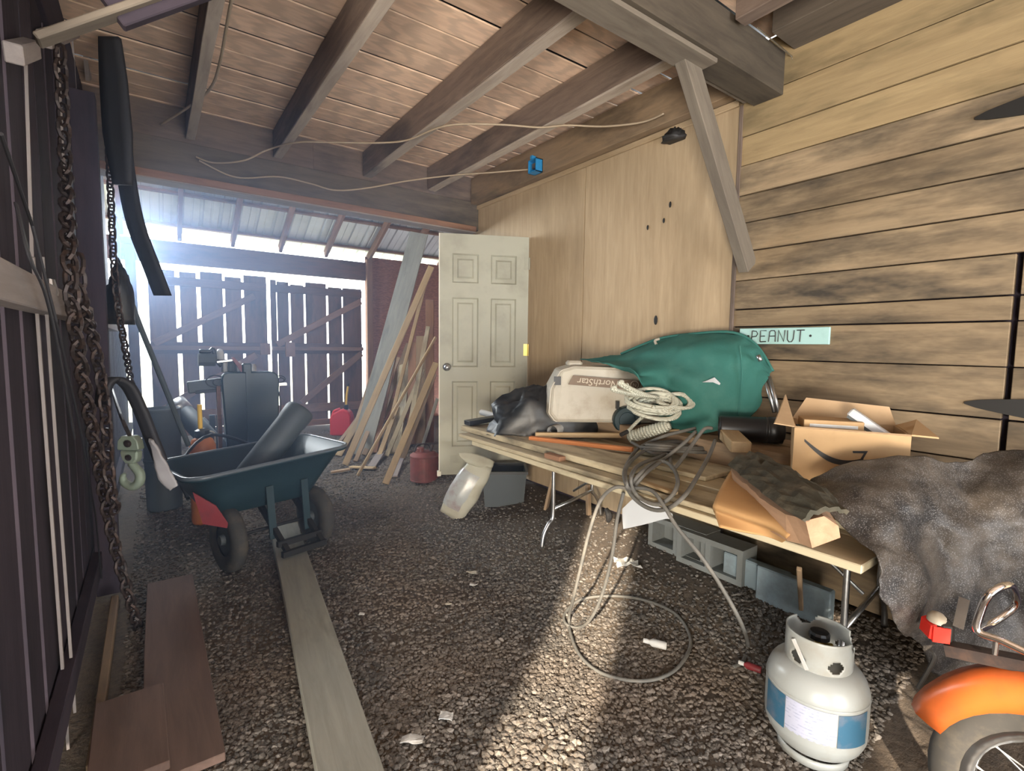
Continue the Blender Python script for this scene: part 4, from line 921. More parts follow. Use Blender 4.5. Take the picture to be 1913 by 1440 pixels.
# ---- propane tank
def propane():
    c = G(1517, 1395); c.z = ground(c.x, c.y); R = .152
    t = thing('propane_tank', c, 'grey-white propane tank with a collar and blue label standing on gravel', 'gas tank')
    MB().lathe([(.105, .002), (.108, .002), (.108, .03), (.104, .03), (.104, .002)], 40, c).build('foot_ring', M_['tank'], t, smooth=True)
    prof = [(0, .022), (.06, .026), (.10, .036), (.13, .058), (.147, .09), (R, .12), (R, .235), (.149, .262), (.138, .29), (.118, .312), (.09, .325), (.05, .332), (0, .334)]
    pp = cat([(r, 0, z) for r, z in prof], 3); MB().lathe([(max(0, p.x), p.z) for p in pp], 48, c).build('vessel', M_['tank'], t, smooth=True)
    va = math.atan2(-c.y, -c.x)      # angle pointing at the camera
    MB().lathe([(R+.0008, .245), (R+.0022, .242)], 48, c).build('weld_bead', M_['tank'], t, smooth=True)
    def band(a0, a1, z0, z1, nm, mt):
        z2 = [z0+(z1-z0)*i/3 for i in range(4)]
        MB().lathe([(R+.0016 if z > .115 else R-.006*(.12-z)/.03+.0016, z) for z in z2], 14, c, None, va+a0, va+a1).build(nm, mt, t, smooth=True)
    band(-.55, .42, .10, .235, 'paper_label', M_['label'])
    band(.44, 1.15, .125, .233, 'blue_label', M_['labelblue'])
    band(-1.15, -.56, .12, .234, 'blue_label', M_['labelblue'])
    # collar with openings
    m = MB(); n, k, r0 = 96, 16, .098; z0, z1 = .318, .425; keep = []
    def inside(a, z):
        for (ca, cz, wa, wz) in ((va+.55, .352, .24, .020), (va-.62, .352, .24, .020), (va+2.4, .352, .24, .02), (va+1.35, .425, .22, .035), (va+1.75, .43, .3, .055), (va+3.6, .43, .35, .04)):
            da = (a-ca+math.pi) % (2*math.pi)-math.pi
            if (da/wa)**2+((z-cz)/wz)**2 < 1: return True
        return False
    vs = [Vector((c.x+r0*math.cos(2*math.pi*i/n), c.y+r0*math.sin(2*math.pi*i/n), c.z+z0+(z1-z0)*j/k)) for j in range(k+1) for i in range(n)]
    fs = [(j*n+i, j*n+(i+1) % n, (j+1)*n+(i+1) % n, (j+1)*n+i) for j in range(k) for i in range(n) if not inside(2*math.pi*(i+.5)/n, z0+(z1-z0)*(j+.5)/k)]
    m.add(vs, fs); m.build('collar', M_['tank'], t, smooth=True, solid=.004)
    v = thing  # noqa
    vb = MB().lathe([(.02, .33), (.02, .36), (.013, .365), (.013, .39), (0, .39)], 16, c); vb.tube([c+Vector((0, 0, .365)), c+Vector((.03, -.03, .365))], .013, 10); vo = vb.build('valve', M_['brass'], t)
    MB().lathe([(0, .42), (.028, .418), (.032, .41), (.032, .395), (0, .392)], 12, c).build('hand_wheel', M_['black'], vo)
    ta = va-.75; MB().bar(c+Vector((math.cos(ta)*.106, math.sin(ta)*.106, .405)), c+Vector((math.cos(va-.25)*.112, math.sin(va-.25)*.112, .33)), .012, .003, (1, 0, 0)).build('tie_tag', M_['paper'], t)
propane()
# ---- small motorcycle at the right
def motorcycle():
    X = 1.71; r = .285; C = Vector((X, .075, .304)); C.z = ground(X, .075)+r+.004
    t = thing('motorcycle', (X, -.3, ground(X, -.3)), 'small motorcycle with orange rear fender, red tail lamp and chrome rack', 'motorcycle')
    MX = lambda c: Matrix.Translation(c) @ Matrix.Rotation(math.pi/2, 4, 'Y')
    def wheel(c, r, nm):
        w = MB(); w.lathe([(r-.075, -.028), (r-.05, -.036), (r-.02, -.034), (r, -.012), (r, .012), (r-.02, .034), (r-.05, .036), (r-.075, .028), (r-.075, -.028)], 44, (0, 0, 0), MX(c)); w = w.build(nm, M_['tyre'], t, smooth=True)
        MB().lathe([(r-.075, -.024), (r-.07, -.03), (r-.095, -.026), (r-.098, 0), (r-.095, .026), (r-.07, .03), (r-.075, .024)], 44, (0, 0, 0), MX(c)).build('rim', M_['steel'], w, smooth=True)
        MB().lathe([(0, -.05), (.03, -.05), (.035, -.03), (.055, -.03), (.055, .03), (.035, .03), (.03, .05), (0, .05)], 20, (0, 0, 0), MX(c)).build('hub', M_['blackiron'], w)
        s = MB()
        for k in range(28):
            a = 2*math.pi*k/28; b = a+(.35 if k % 2 else -.35); sx = .025 if k % 4 < 2 else -.025
            s.tube([c+Vector((sx, .05*math.cos(a), .05*math.sin(a))), c+Vector((0, (r-.09)*math.cos(b), (r-.09)*math.sin(b)))], .0022, 4)
        s.build('spokes', M_['steel'], w)
    wheel(C, r, 'rear_wheel'); wheel(C+Vector((0, -1.12, .01)), r, 'front_wheel')
    # fender: arc over the rear wheel, upswept at the back
    rows = []
    for i in range(15):
        a = math.radians(158-108*i/14); R1 = r+.035; row = []
        for k in range(9):
            ux_, dr = ((-.068, -.05), (-.070, -.02), (-.066, .008), (-.045, .024), (0, .030), (.045, .024), (.066, .008), (.070, -.02), (.068, -.05))[k]; rad = R1+dr; row.append(C+Vector((ux_, -math.cos(a)*rad, math.sin(a)*rad)))
        rows.append(row)
    m = MB(); m.grid([[Vector((p.x, 2*C.y-p.y if False else p.y, p.z)) for p in r_] for r_ in rows]); fd = m.build('rear_fender', M_['orange'], t, smooth=True, solid=.004)
    for y, z in ((.06, .0), (.02, -.012)):
        p = C+Vector((-.070, -y, r+.025+z)); MB().lathe([(0, .004), (.011, .004), (.012, 0)], 12, (0, 0, 0), Matrix.Translation(p) @ Matrix.Rotation(-math.pi/2, 4, 'Y')).build('bolt', M_['blackiron'], fd)
    # tail lamp
    L0 = P(1745, 1168, X=X); tl = MB(); Q = Matrix.Translation(L0) @ Matrix.Rotation(math.radians(38), 4, 'Z') @ Matrix.Diagonal((.55, .55, .62, 1))
    tl.box(-.055, .055, -.07, .01, -.06, .045, Q); h = tl.build('tail_lamp_housing', M_['blackiron'], t, bevel=.012)
    q = MB(); q.add([Q @ Vector(v) for v in ((-.05, .012, -.05), (.05, .012, -.05), (.05, .012, .022), (-.05, .012, .022), (-.045, .04, -.042), (.045, .04, -.042), (.045, .035, .015), (-.045, .035, .015))], [(0, 1, 5, 4), (1, 2, 6, 5), (2, 3, 7, 6), (3, 0, 4, 7), (4, 5, 6, 7)]); q.box(-.062, -.05, -.04, .03, -.048, .018, Q); q.build('red_lens', M_['redlens'], h)
    q = MB(); q.lathe([(.05, 0), (.048, .02), (.03, .034), (0, .04)], 16, (0, 0, 0), Q @ Matrix.Translation((0, -.01, .022)) @ Matrix.Diagonal((1, .8, 1, 1))); q.build('lamp_cap', M_['bone'], h, smooth=True)
    MB().bar(L0+Vector((0, -.03, -.05)), C+Vector((0, .10, r+.06)), .04, .03).build('lamp_bracket', M_['rustiron'], t)
    MB().tube(cat([L0+Vector((-.03, .0, -.06)), P(1745, 1230, X=X-.03), P(1715, 1285, X=X-.03)], 5), .005, 6).build('lamp_wire', M_['blackiron'], t)
    # chrome rack and grab rail
    XR = X-.06
    pts = cat([P(1925, 1222, X=XR), P(1870, 1196, X=XR), P(1826, 1178, X=XR), P(1832, 1140, X=XR), P(1850, 1108, X=XR), P(1885, 1092, X=XR+.05), P(1897, 1110, X=XR+.12), P(1893, 1135, X=XR+.14), P(1850, 1165, X=XR+.10), P(1826, 1178, X=XR+.02)], 6)
    MB().tube(pts, .009, 10).build('chrome_rail', M_['chrome'], t, smooth=True)
    MB().tube([P(1862, 1192, X=XR), P(1858, 1222, X=XR)], .006, 8).build('rail_stay', M_['chrome'], t)
    MB().bar(P(1802, 1118, X=X-.02), P(1790, 1172, X=X-.02), .022, .004, (1, 0, 0)).build('chrome_strap', M_['chrome'], t)
    # body beyond the frame edge
    m = MB().box(X-.09, X+.09, -.55, .06, C.z+r+.09, C.z+r+.17); m.build('seat', M_['black'], t, bevel=.03)
    m = lump((X, -.72, C.z+r+.02), .11, .2, .2, 0, .03, 3, 1); m.build('fuel_tank', M_['orange'], t, smooth=True)
    MB().box(X-.10, X+.10, -.62, -.22, C.z-.1, C.z+.16).build('engine', M_['greycase'], t, bevel=.03)
    for s in (-.075, .075):
        MB().tube([C+Vector((s, 0, 0)), (X+s, -.35, C.z+.03)], .014, 8).build('swing_arm', M_['blackiron'], t)
        MB().tube([C+Vector((s, -1.12, .01)), (X+s, -.74, C.z+.52)], .016, 8).build('fork', M_['chrome'], t)
        MB().tube([C+Vector((s, -.02, .03)), (X+s, -.12, C.z+r+.1)], .016, 8).build('shock', M_['blackiron'], t)
    MB().tube([(X, .02, C.z+r+.08), (X, -.35, C.z+r+.05), (X, -.72, C.z+.42), (X, -.62, C.z-.06)], .02, 8).build('frame', M_['blackiron'], t)
    MB().tube(cat([(X-.33, -.62, C.z+.62), (X-.2, -.7, C.z+.60), (X, -.74, C.z+.54), (X+.2, -.7, C.z+.60), (X+.33, -.62, C.z+.62)], 4), .012, 8).build('handlebar', M_['chrome'], t)
motorcycle()
# ---- sign on the plank wall
def sign():
    a, b = P(1382, 630, X=2.608), P(1550, 627, X=2.608); zc = (P(1465, 613, X=2.608).z+P(1465, 642, X=2.608).z)/2; h = .083
    t = thing('name_sign', (2.612, (a.y+b.y)/2, zc-h/2), 'pale blue hand-lettered wooden sign reading PEANUT on the plank wall', 'sign')
    MB().box(2.603, 2.618, b.y, a.y, zc-h/2, zc+h/2).build('board', M_['signblue'], t, bevel=.002)
    L = a.y-b.y
    def pt(u, v): return Vector((2.6015, a.y-u*L, zc-h/2+v*h))
    ST = {'P': [[(0, 0), (.1, 1)], [(.1, 1), (.7, .95), (.9, .72), (.7, .5), (.05, .45)]], 'E': [[(.05, 0), (.05, 1), (.9, 1)], [(.05, .5), (.7, .52)], [(.05, 0), (.9, .03)]],
          'A': [[(0, 0), (.12, .9), (.3, 1), (.75, 1), (.9, .85), (.95, 0)], [(.08, .5), (.95, .52)]], 'N': [[(.05, 0), (.1, 1), (.85, .03), (.95, 1.02)]],
          'U': [[(.05, 1), (.08, .2), (.3, 0), (.65, .02), (.85, .25), (.92, 1)]], 'T': [[(0, 1), (1, 1)], [(.5, 1), (.45, 0)]]}
    u0 = .155
    for ch in 'PEANUT':
        m = MB()
        for s in ST[ch]:
            m.tube([pt(u0+.082*x, .14+.70*y) for x, y in s], .0026, 6)
        m.build('letter', M_['ink'], t); u0 += .103
    for u in (.115, .815): MB().lathe([(0, .002), (.006, .001), (.006, 0)], 10, pt(u, .5), Matrix.Rotation(-math.pi/2, 4, 'Y')).build('dot', M_['ink'], t)
sign()
# ================================================================== LUMBER BY THE DOOR
LX = 2.60
def lum(b, tpx, X, w, th, mt, lab, zb=None, rnd=False, up=(-.6, -.8, 0)):
    pb = G(*b, .01); pt = P(*tpx, X=X)
    if rnd: o = MB().tube([pb, pt], w/2, 8).build('leaning_pole', M_[mt], M=frame(pb, pt)); tag(o, lab, 'pole', 'lumber leaning by the door')
    else: o = plank('leaning_board', pb, pt, w, th, M_[mt], None, up=up, bevel=.002); tag(o, lab, 'board', 'lumber leaning by the door')
    return o
lum((672, 850), (783, 436), 2.98, .24, .03, 'grey', 'broad grey plank leaning tallest over the lumber pile')
lum((645, 868), (806, 498), 2.66, .07, .03, 'fresh', 'long pale narrow board leaning towards the door top')
lum((668, 888), (814, 630), 2.56, .035, .035, 'fresh', 'round pale pole crossing in front of the lumber pile', rnd=True)
lum((720, 904), (815, 678), 2.53, .065, .025, 'fresh', 'pale board nearest the viewer beside the rusty can')
lum((752, 858), (812, 698), 2.56, .05, .022, 'lumber', 'thin brown board between the pole and the door edge')
lum((612, 856), (668, 782), 2.35, .055, .03, 'lumber', 'short brown board lowest at the left of the lumber pile')
lum((632, 852), (712, 712), 2.62, .08, .03, 'fresh', 'short pale board left of the broad grey plank')
lum((692, 838), (763, 642), 2.75, .06, .03, 'lumber', 'brown stud leaning behind the crossing pole')
lum((716, 840), (797, 520), 2.68, .04, .03, 'fresh', 'very thin long pale lath rising to the roof')
lum((735, 846), (759, 672), 2.70, .15, .035, 'mold', 'dark stained board with a whitened top edge')
lum((664, 862), (745, 668), 2.72, .05, .025, 'lumber', 'brown batten leaning left of the dark board')
lum((680, 850), (735, 745), 2.5, .06, .03, 'lumber', 'short stained board in the middle of the pile')
lum((705, 860), (742, 760), 2.4, .05, .03, 'fresh', 'split pale board end low in the pile')
lum((789, 834), (817, 745), 2.58, .035, .03, 'grey', 'short grey stick close to the white door')
lum((768, 830), (771, 640), 2.72, .10, .04, 'rail', 'reddish upright plank behind the leaning boards')
lum((786, 828), (787, 628), 2.74, .12, .04, 'lumber', 'wide brown upright plank next to the door')
lum((803, 826), (803, 560), 2.78, .10, .04, 'rail', 'tall reddish upright plank half hidden by the door')
lum((650, 858), (700, 760), 2.45, .06, .03, 'lumber', 'grey-brown short board at the left of the pile')
for a, b, w, mt, lab in (((618, 882), (654, 876), .05, 'lumber', 'small flat board lying on the gravel left of the pile'), ((655, 872), (700, 874), .05, 'fresh', 'pale flat board lying at the foot of the lumber pile'),
                         ((694, 872), (712, 850), .09, 'paleedge', 'pale board end lying tilted at the foot of the pile'), ((735, 890), (748, 862), .08, 'paleedge', 'pale board end lying right of the tilted one')):
    pa, pb = G(*a, .025), G(*b, .03); pb.z += .03 if 'tilted' in lab else 0
    o = plank('loose_board', pa, pb, w, .02, M_[mt], None); tag(o, lab, 'board', 'boards lying at the foot of the lumber')
for (b_, t_, X_, w_, mt_, lab_) in (((648, 846), (700, 690), 2.70, .07, 'lumber', 'brown board just behind the long pale narrow board'), ((700, 846), (752, 590), 2.80, .06, 'rail', 'reddish narrow board rising behind the dark stained board'),
        ((722, 852), (790, 690), 2.66, .05, 'mold', 'grey spotted batten close behind the crossing pole'), ((742, 850), (796, 735), 2.60, .06, 'rail', 'short reddish board low beside the rusty can'),
        ((676, 842), (728, 640), 2.82, .05, 'lumber', 'narrow brown lath close beside the broad grey plank'), ((756, 846), (800, 610), 2.74, .05, 'mold', 'grey spotted lath in front of the upright planks')):
    lum(b_, t_, X_, w_, .026, mt_, lab_)
# rusty red fuel can
def rusty_can():
    p = G(790, 905); p.z -= .004; p += Vector((.06, .09, 0)); p.z = ground(p.x, p.y)
    t = thing('metal_fuel_can', p, 'rusty round red metal fuel can standing by the white door', 'fuel can')
    MB().lathe([(0, 0), (.135, 0), (.138, .008), (.135, .016), (.135, .23), (.139, .238), (.135, .246), (.10, .27), (.05, .28), (0, .28)], 32, p).build('can_body', M_['rustcan'], t, smooth=False)
    MB().lathe([(.035, .275), (.035, .31), (.03, .32), (0, .322)], 14, p+Vector((-.04, 0, 0))).build('cap', M_['rustcan'], t)
    MB().tube(cat([p+Vector((-.09, .03, .27)), p+Vector((-.05, .05, .33)), p+Vector((.05, .05, .33)), p+Vector((.09, .03, .27))], 5), .006, 6).build('bail_handle', M_['rustiron'], t)
    MB().tube([p+Vector((.05, -.03, .27)), p+Vector((.07, -.04, .34))], .014, 8).build('spout', M_['rustiron'], t)
rusty_can()
def gas_can():
    p = G(640, 812); p.z = ground(p.x, p.y); M = Matrix.Translation(p) @ Matrix.Rotation(math.radians(-30), 4, 'Z')
    t = thing('plastic_fuel_can', p, 'red plastic fuel can with a pale spout by the barn doors', 'fuel can')
    m = MB(); prof = [(-.16, 0), (.14, 0), (.15, .05), (.15, .30), (.11, .37), (.04, .40), (-.02, .39), (-.13, .33), (-.16, .27)]
    Q = M @ Matrix.Rotation(math.pi/2, 4, 'X'); m.prism(prof, .22, Q, -.11); m.build('can_body', M_['red'], t, bevel=.02, smooth=False)
    MB().tube(cat([M @ Vector((-.15, 0, .27)), M @ Vector((-.12, 0, .36)), M @ Vector((-.03, 0, .40))], 5), .018, 8).build('handle', M_['red'], t, smooth=True)
    MB().lathe([(.035, .39), (.035, .45), (.02, .46), (0, .46)], 14, (0, 0, 0), M @ Matrix.Translation((.06, 0, 0))).build('collar', M_['black'], t)
    MB().tube([M @ Vector((.06, 0, .45)), M @ Vector((.07, 0, .60)), M @ Vector((.09, 0, .74))], .016, 8).build('spout', M_['yellow'], t); MB().tube([M @ Vector((.09, 0, .74)), M @ Vector((.093, 0, .78))], .018, 8).build('spout_cap', M_['ink'], t)
gas_can()
o = plank('tool_case', P(672, 800, X=2.6), P(690, 740, X=2.75), .14, .06, M_['greycase'], None); tag(o, 'dark narrow tool case leaning behind the red fuel can', 'case')
o = MB().box(3.05, 3.22, 7.3, 7.5, 1.0, 1.12).build('shelf_box', M_['greycase'], bevel=.01); 
bpy.data.objects.remove(o)
# ================================================================== CART AND MACHINES
def cart():
    c = Vector((.54, 3.64, 0)); u = Vector((.965, .262, 0)); v = Vector((-.262, .965, 0)); g = ground(c.x, c.y); c.z = g
    t = thing('garden_cart', c, 'black plastic two-wheeled garden cart parked over the grey plank', 'cart')
    def loop(a, b, r, z, dx=0.0, dy=0.0, tilt=0.0, n=8):
        pts = []
        for (sx, sy, a0) in ((1, 1, 0), (-1, 1, 90), (-1, -1, 180), (1, -1, 270)):
            for k in range(n):
                an = math.radians(a0+90*k/(n-1)); x = sx*(a-r)+r*math.cos(an)+dx; y = sy*(b-r)+r*math.sin(an)+dy; pts.append(c+u*x+v*y+Vector((0, 0, z+tilt*x)))
        return pts
    lv = [loop(.24, .17, .06, .36, -.02), loop(.30, .20, .08, .37, -.02), loop(.38, .24, .09, .50, -.01, 0, .03), loop(.49, .30, .10, .665, 0, 0, .05), loop(.515, .325, .11, .668, 0, 0, .05), loop(.515, .325, .11, .645, 0, 0, .05)]
    n = len(lv[0]); m = MB(); vs = [p for l in lv for p in l]; fs = [(i*n+k, i*n+(k+1) % n, (i+1)*n+(k+1) % n, (i+1)*n+k) for i in range(5) for k in range(n)]+[tuple(range(n-1, -1, -1))]
    m.add(vs, fs); m.build('tub', M_['darkgreen'], t, smooth=True, solid=.005)
    MB().tube(loop(.512, .322, .11, .665, 0, 0, .05), .012, 8, True).build('rim', plain('grey_rim', (.10, .12, .14), .3), t, smooth=True)
    def whl(p):
        M = Matrix.Translation(p) @ u.to_track_quat('Z', 'Y').to_matrix().to_4x4(); r = .20
        w = MB().lathe([(.10, -.03), (.15, -.045), (.185, -.04), (r, -.02), (r, .02), (.185, .04), (.15, .045), (.10, .03)], 36, (0, 0, 0), M).build('wheel', M_['tyre'], t, smooth=True)
        MB().lathe([(0, -.05), (.03, -.05), (.035, -.025), (.105, -.02), (.105, .02), (.035, .025), (.03, .05), (0, .05)], 24, (0, 0, 0), M).build('hub', M_['greycase'], w)
    for s in (-.26, .31): whl(c+u*s+v*-.17+Vector((0, 0, .205)))
    MB().tube([c+u*-.26+v*-.17+UZ*.205, c+u*.31+v*-.17+UZ*.205], .011, 8).build('axle', M_['blackiron'], t)
    # front stand: two uprights, two runners, two cross bars
    for s in (-.04, .19):
        MB().bar(c+u*s+v*-.25+UZ*.50, c+u*(s+.01)+v*-.27+UZ*.16, .045, .012, v).build('upright', M_['darkgreen'], t)
        MB().bar(c+u*(s+.01)+v*-.10+UZ*.34, c+u*(s+.03)+v*-.42+UZ*.10, .03, .03).build('runner', M_['blackiron'], t)
    for d, z in ((-.36, .15), (-.42, .10)): MB().bar(c+u*-.05+v*d+UZ*z, c+u*.24+v*d+UZ*z, .03, .035).build('cross_bar', M_['blackiron'], t)
    MB().add([c+u*-.47+v*-.26+UZ*.56, c+u*-.36+v*-.28+UZ*.46, c+u*-.28+v*-.28+UZ*.30, c+u*-.42+v*-.24+UZ*.36], [(0, 1, 2, 3)]).build('red_side_plate', M_['redpaint'], t, solid=.01)
    MB().tube(cat([c+u*-.35+v*.2+UZ*.40, c+u*-.3+v*.5+UZ*.55, c+v*.75+UZ*.7, c+u*.3+v*.5+UZ*.55, c+u*.35+v*.2+UZ*.40], 5), .012, 8).build('handle', M_['blackiron'], t)
    # black chute pipe in the tub
    a = c+u*-.12+v*-.02+UZ*.46; b = P(552, 778, Y=c.y+.12); d = (b-a).normalized(); M = Matrix.Translation(a) @ d.to_track_quat('Z', 'Y').to_matrix().to_4x4(); L = (b-a).length+.06
    q = thing('drain_pipe', a-Vector((0, 0, .04)), 'dark plastic pipe lying slanted in the garden cart', 'pipe')
    MB().lathe([(.09, 0), (.095, .01), (.095, L-.12), (.10, L-.10), (.104, L-.02), (.098, L), (.088, L), (.086, .01), (.09, 0)], 32, (0, 0, 0), M).build('barrel', M_['darkdrum'], q, smooth=True)
    MB().lathe([(0, L-.01), (.086, L-.01)], 24, (0, 0, 0), M).build('mouth_shade', M_['black'], q)  # black disc paints the dark inside of the open pipe mouth
cart()
o = plank('floor_plank', G(661, 1450, .035)+Vector((-.02, -.1, 0)), G(530, 985, .035), .185, .05, M_['grey'], None, up=(0, 0, 1), ragged=.003); tag(o, 'long grey weathered plank lying on the gravel under the cart', 'plank')
for a, b, w, lab in (((345, 1445), (318, 1085), .22, 'reddish-brown board lying along the left wall'), ((240, 1460), (245, 1300), .20, 'shorter reddish-brown board nearest the viewer on the left')):
    lf = .03 if 'along' in lab else .064
    o = plank('floor_board', G(*a, lf), G(*b, lf), w, .03, M_['redbrown'], None, ragged=.004); tag(o, lab, 'board', 'boards on the floor along the left wall')
o = plank('diagonal_board', P(215, 1120, X=-.20), G(172, 1440, .01), .05, .03, M_['lumber'], None, up=(1, 0, 0)); tag(o, 'narrow board leaning on the left wall above the floor boards', 'board')
def machine():
    b = Vector((.70, 4.98, 0)); b.z = ground(b.x, b.y); t = thing('power_machine', b, 'wheeled engine machine with a large dark green upright panel', 'machine')
    def pp(x, y, Y=4.98): return P(x, y, Y=Y)
    x0, x1 = pp(414, 760).x, pp(520, 760).x; zt = pp(460, 694).z; M = Matrix.Translation((0, 4.98, 0)) @ Matrix.Rotation(math.pi/2, 4, 'X')
    poly = [(x0+.04, .20), (x1-.02, .20), (x1+.005, zt-.06), (x1-.02, zt-.015), (x1-.06, zt), (x0+.05, zt), (x0+.012, zt-.02), (x0, zt-.06)]
    MB().prism(poly, .10, M, -.05).build('upright_panel', M_['darkgreen'], t, bevel=.012)
    xm = pp(462, 700).x; MB().box(xm-.02, xm+.02, 4.91, 4.93, .22, zt+.05).build('ridge', M_['darkgreen'], t); MB().box(xm-.045, xm+.03, 4.92, 4.98, zt-.01, zt+.075).build('top_lug', M_['darkgreen'], t, bevel=.01)
    MB().add([pp(432, 668, 4.95), pp(437, 667, 4.95), pp(458, 690, 4.95), pp(450, 695, 4.95)], [(0, 1, 2, 3)]).build('red_lever', M_['redpaint'], t, solid=.02)
    # motor block and handlebar
    a, c_ = pp(370, 672, 5.05), pp(402, 672, 5.05); MB().tube([a, c_], .055, 16).build('motor', M_['greycase'], t)
    MB().tube(cat([pp(372, 656, 5.05), pp(392, 656, 5.05), pp(398, 652, 5.05), pp(404, 672, 5.05), pp(414, 684, 5.05)], 4), .018, 8).build('handle_grip', M_['black'], t, smooth=True)
    MB().lathe([(0, .05), (.018, .045), (.028, .02), (.03, -.04), (0, -.045)], 14, pp(411, 662, 5.05)).build('primer_bulb', M_['whiteplas'], t, smooth=True)
    MB().bar(pp(405, 676, 5.04), pp(440, 672, 5.04), .05, .012).build('top_plate', M_['steel'], t)
    for k, (x, y, r) in enumerate(((420, 682, .03), (432, 684, .035), (446, 686, .03), (425, 690, .025), (472, 690, .03))):
        MB().lathe([(0, .05), (r*.7, .05), (r, .02), (r, -.06), (0, -.07)], 12, pp(x, y, 5.05)).build('fitting', M_['greycase'] if k % 2 else M_['steel'], t)
    MB().bar(pp(350, 724, 5.08), pp(415, 716, 5.08), .10, .10).build('side_box', M_['greycase'], t, bevel=.008); MB().bar(pp(365, 733, 5.02), pp(416, 728, 5.02), .05, .025).build('side_arm', M_['blackiron'], t)
    MB().bar(pp(520, 718, 5.0), pp(535, 717, 5.0), .04, .025).build('side_arm', M_['steel'], t)
    for (x, y, rx, ry) in ((402, 712, .07, .05), (408, 714, .04, .03), (522, 708, .05, .03), (524, 710, .03, .02)):
        cc = pp(x, y, 4.97); MB().tube([cc+Vector((rx*math.cos(k*.42), 0, ry*math.sin(k*.42))) for k in range(15)], .005, 5, True).build('cable_loop', M_['ink'], t)
    MB().tube(cat([pp(518, 720, 4.97), pp(524, 750, 4.97), pp(524, 775, 4.97)], 4), .005, 5).build('cable_loop', M_['ink'], t)
    for s in (x0+.03, x1-.05):
        M2 = Matrix.Translation((s, 5.25, b.z+.20)) @ Matrix.Rotation(math.pi/2, 4, 'Y'); MB().lathe([(0, -.04), (.09, -.045), (.16, -.045), (.20, -.02), (.20, .02), (.16, .045), (.09, .045), (0, .04)], 24, (0, 0, 0), M2).build('wheel', M_['tyre'], t, smooth=True)
    MB().bar((x0+.02, 5.02, .3), (x0+.02, 5.6, .3), .06, .06).build('frame_rail', M_['blackiron'], t); MB().bar((x1-.06, 5.02, .3), (x1-.06, 5.6, .3), .06, .06).build('frame_rail', M_['blackiron'], t)
    MB().box(x0+.06, x1-.08, 5.2, 5.5, .33, .62).build('engine_block', M_['greycase'], t, bevel=.02)
    MB().box(pp(405, 750).x, pp(412, 750).x, 4.95, 5.0, b.z, zt-.12).build('brown_post', M_['door'], t)
machine()
def pump_sprayer():
    p = P(378, 822, Y=4.45); p.z = ground(p.x, p.y); t = thing('pump_sprayer', p, 'orange pump sprayer with a black cap and yellow handle behind the cart', 'sprayer')
    zt = P(378, 818, Y=4.45).z
    MB().lathe([(0, 0), (.085, 0), (.09, .02), (.09, zt-p.z-.06), (.07, zt-p.z-.01), (.04, zt-p.z+.01), (0, zt-p.z+.01)], 24, p).build('bottle', M_['sprayorange'], t, smooth=True)
    z = zt-p.z; MB().lathe([(.045, z), (.05, z+.01), (.05, z+.06), (.02, z+.075), (0, z+.075)], 20, p).build('cap', M_['black'], t)
    MB().lathe([(.016, z+.07), (.016, z+.26), (0, z+.26)], 12, p+Vector((-.01, 0, 0))).build('pump_rod', M_['yellow'], t); MB().tube(cat([p+UZ*(z+.05)+Vector((.05, 0, 0)), p+UZ*(z+.03)+Vector((.08, 0, 0)), p+UZ*(z-.05)+Vector((.085, 0, 0))], 4), .006, 6).build('hose', M_['paper'], t)
pump_sprayer()
def drum():
    p = Vector((P(302, 800, Y=5.0).x, 5.0, 0)); p.z = ground(p.x, p.y); zt = P(302, 762, Y=5.0).z-p.z; t = thing('trash_drum', p, 'dark blue-grey drum standing by the left wall behind the cart', 'drum')
    MB().lathe([(0, 0), (.12, 0), (.125, .02), (.13, zt*.5), (.135, zt-.03), (.14, zt-.02), (.14, zt), (.13, zt), (.125, .03), (0, .03)], 28, p).build('shell', M_['darkdrum'], t, smooth=True); MB().lathe([(.136, zt*.5-.01), (.14, zt*.5), (.136, zt*.5+.01)], 28, p).build('hoop', M_['darkdrum'], t)
drum()
def duct():
    a, b = P(335, 762, Y=5.4), P(392, 822, Y=5.2); d = (b-a).normalized(); t = thing('stove_pipe', b-Vector((0, 0, .1)), 'dull grey metal duct leaning between the drum and the machine', 'duct')
    MB().tube([a, b, b+d*.5], .085, 20).build('pipe', M_['darkdrum'], t, smooth=True); MB().tube([a-d*.06, a+d*.05], .09, 20).build('elbow', M_['steel'], t, smooth=True)
    MB().lathe([(0, .02), (.03, .018), (.035, 0)], 12, P(359, 785, Y=5.27)).build('knob', M_['black'], t)
duct()
def louver():
    c = P(395, 805, Y=5.9); t = thing('slatted_panel', (c.x, c.y, ground(c.x, c.y)), 'white slatted panel standing behind the pump sprayer', 'panel')
    for k in range(5):
        a = P(378+3*k, 782+10*k, Y=5.9); b_ = P(412+2*k, 815+9*k, Y=5.9); plank('slat', a, b_, .05, .015, M_['whiteplas'], t, up=(0, 1, 0), bevel=0)
    for x in (396, 409): plank('stile', P(x, 775, Y=5.87), (P(x, 775, Y=5.87).x, 5.87, ground(.5, 5.87)), .05, .03, M_['greycase'], t, up=(0, 1, 0), bevel=0)
louver()
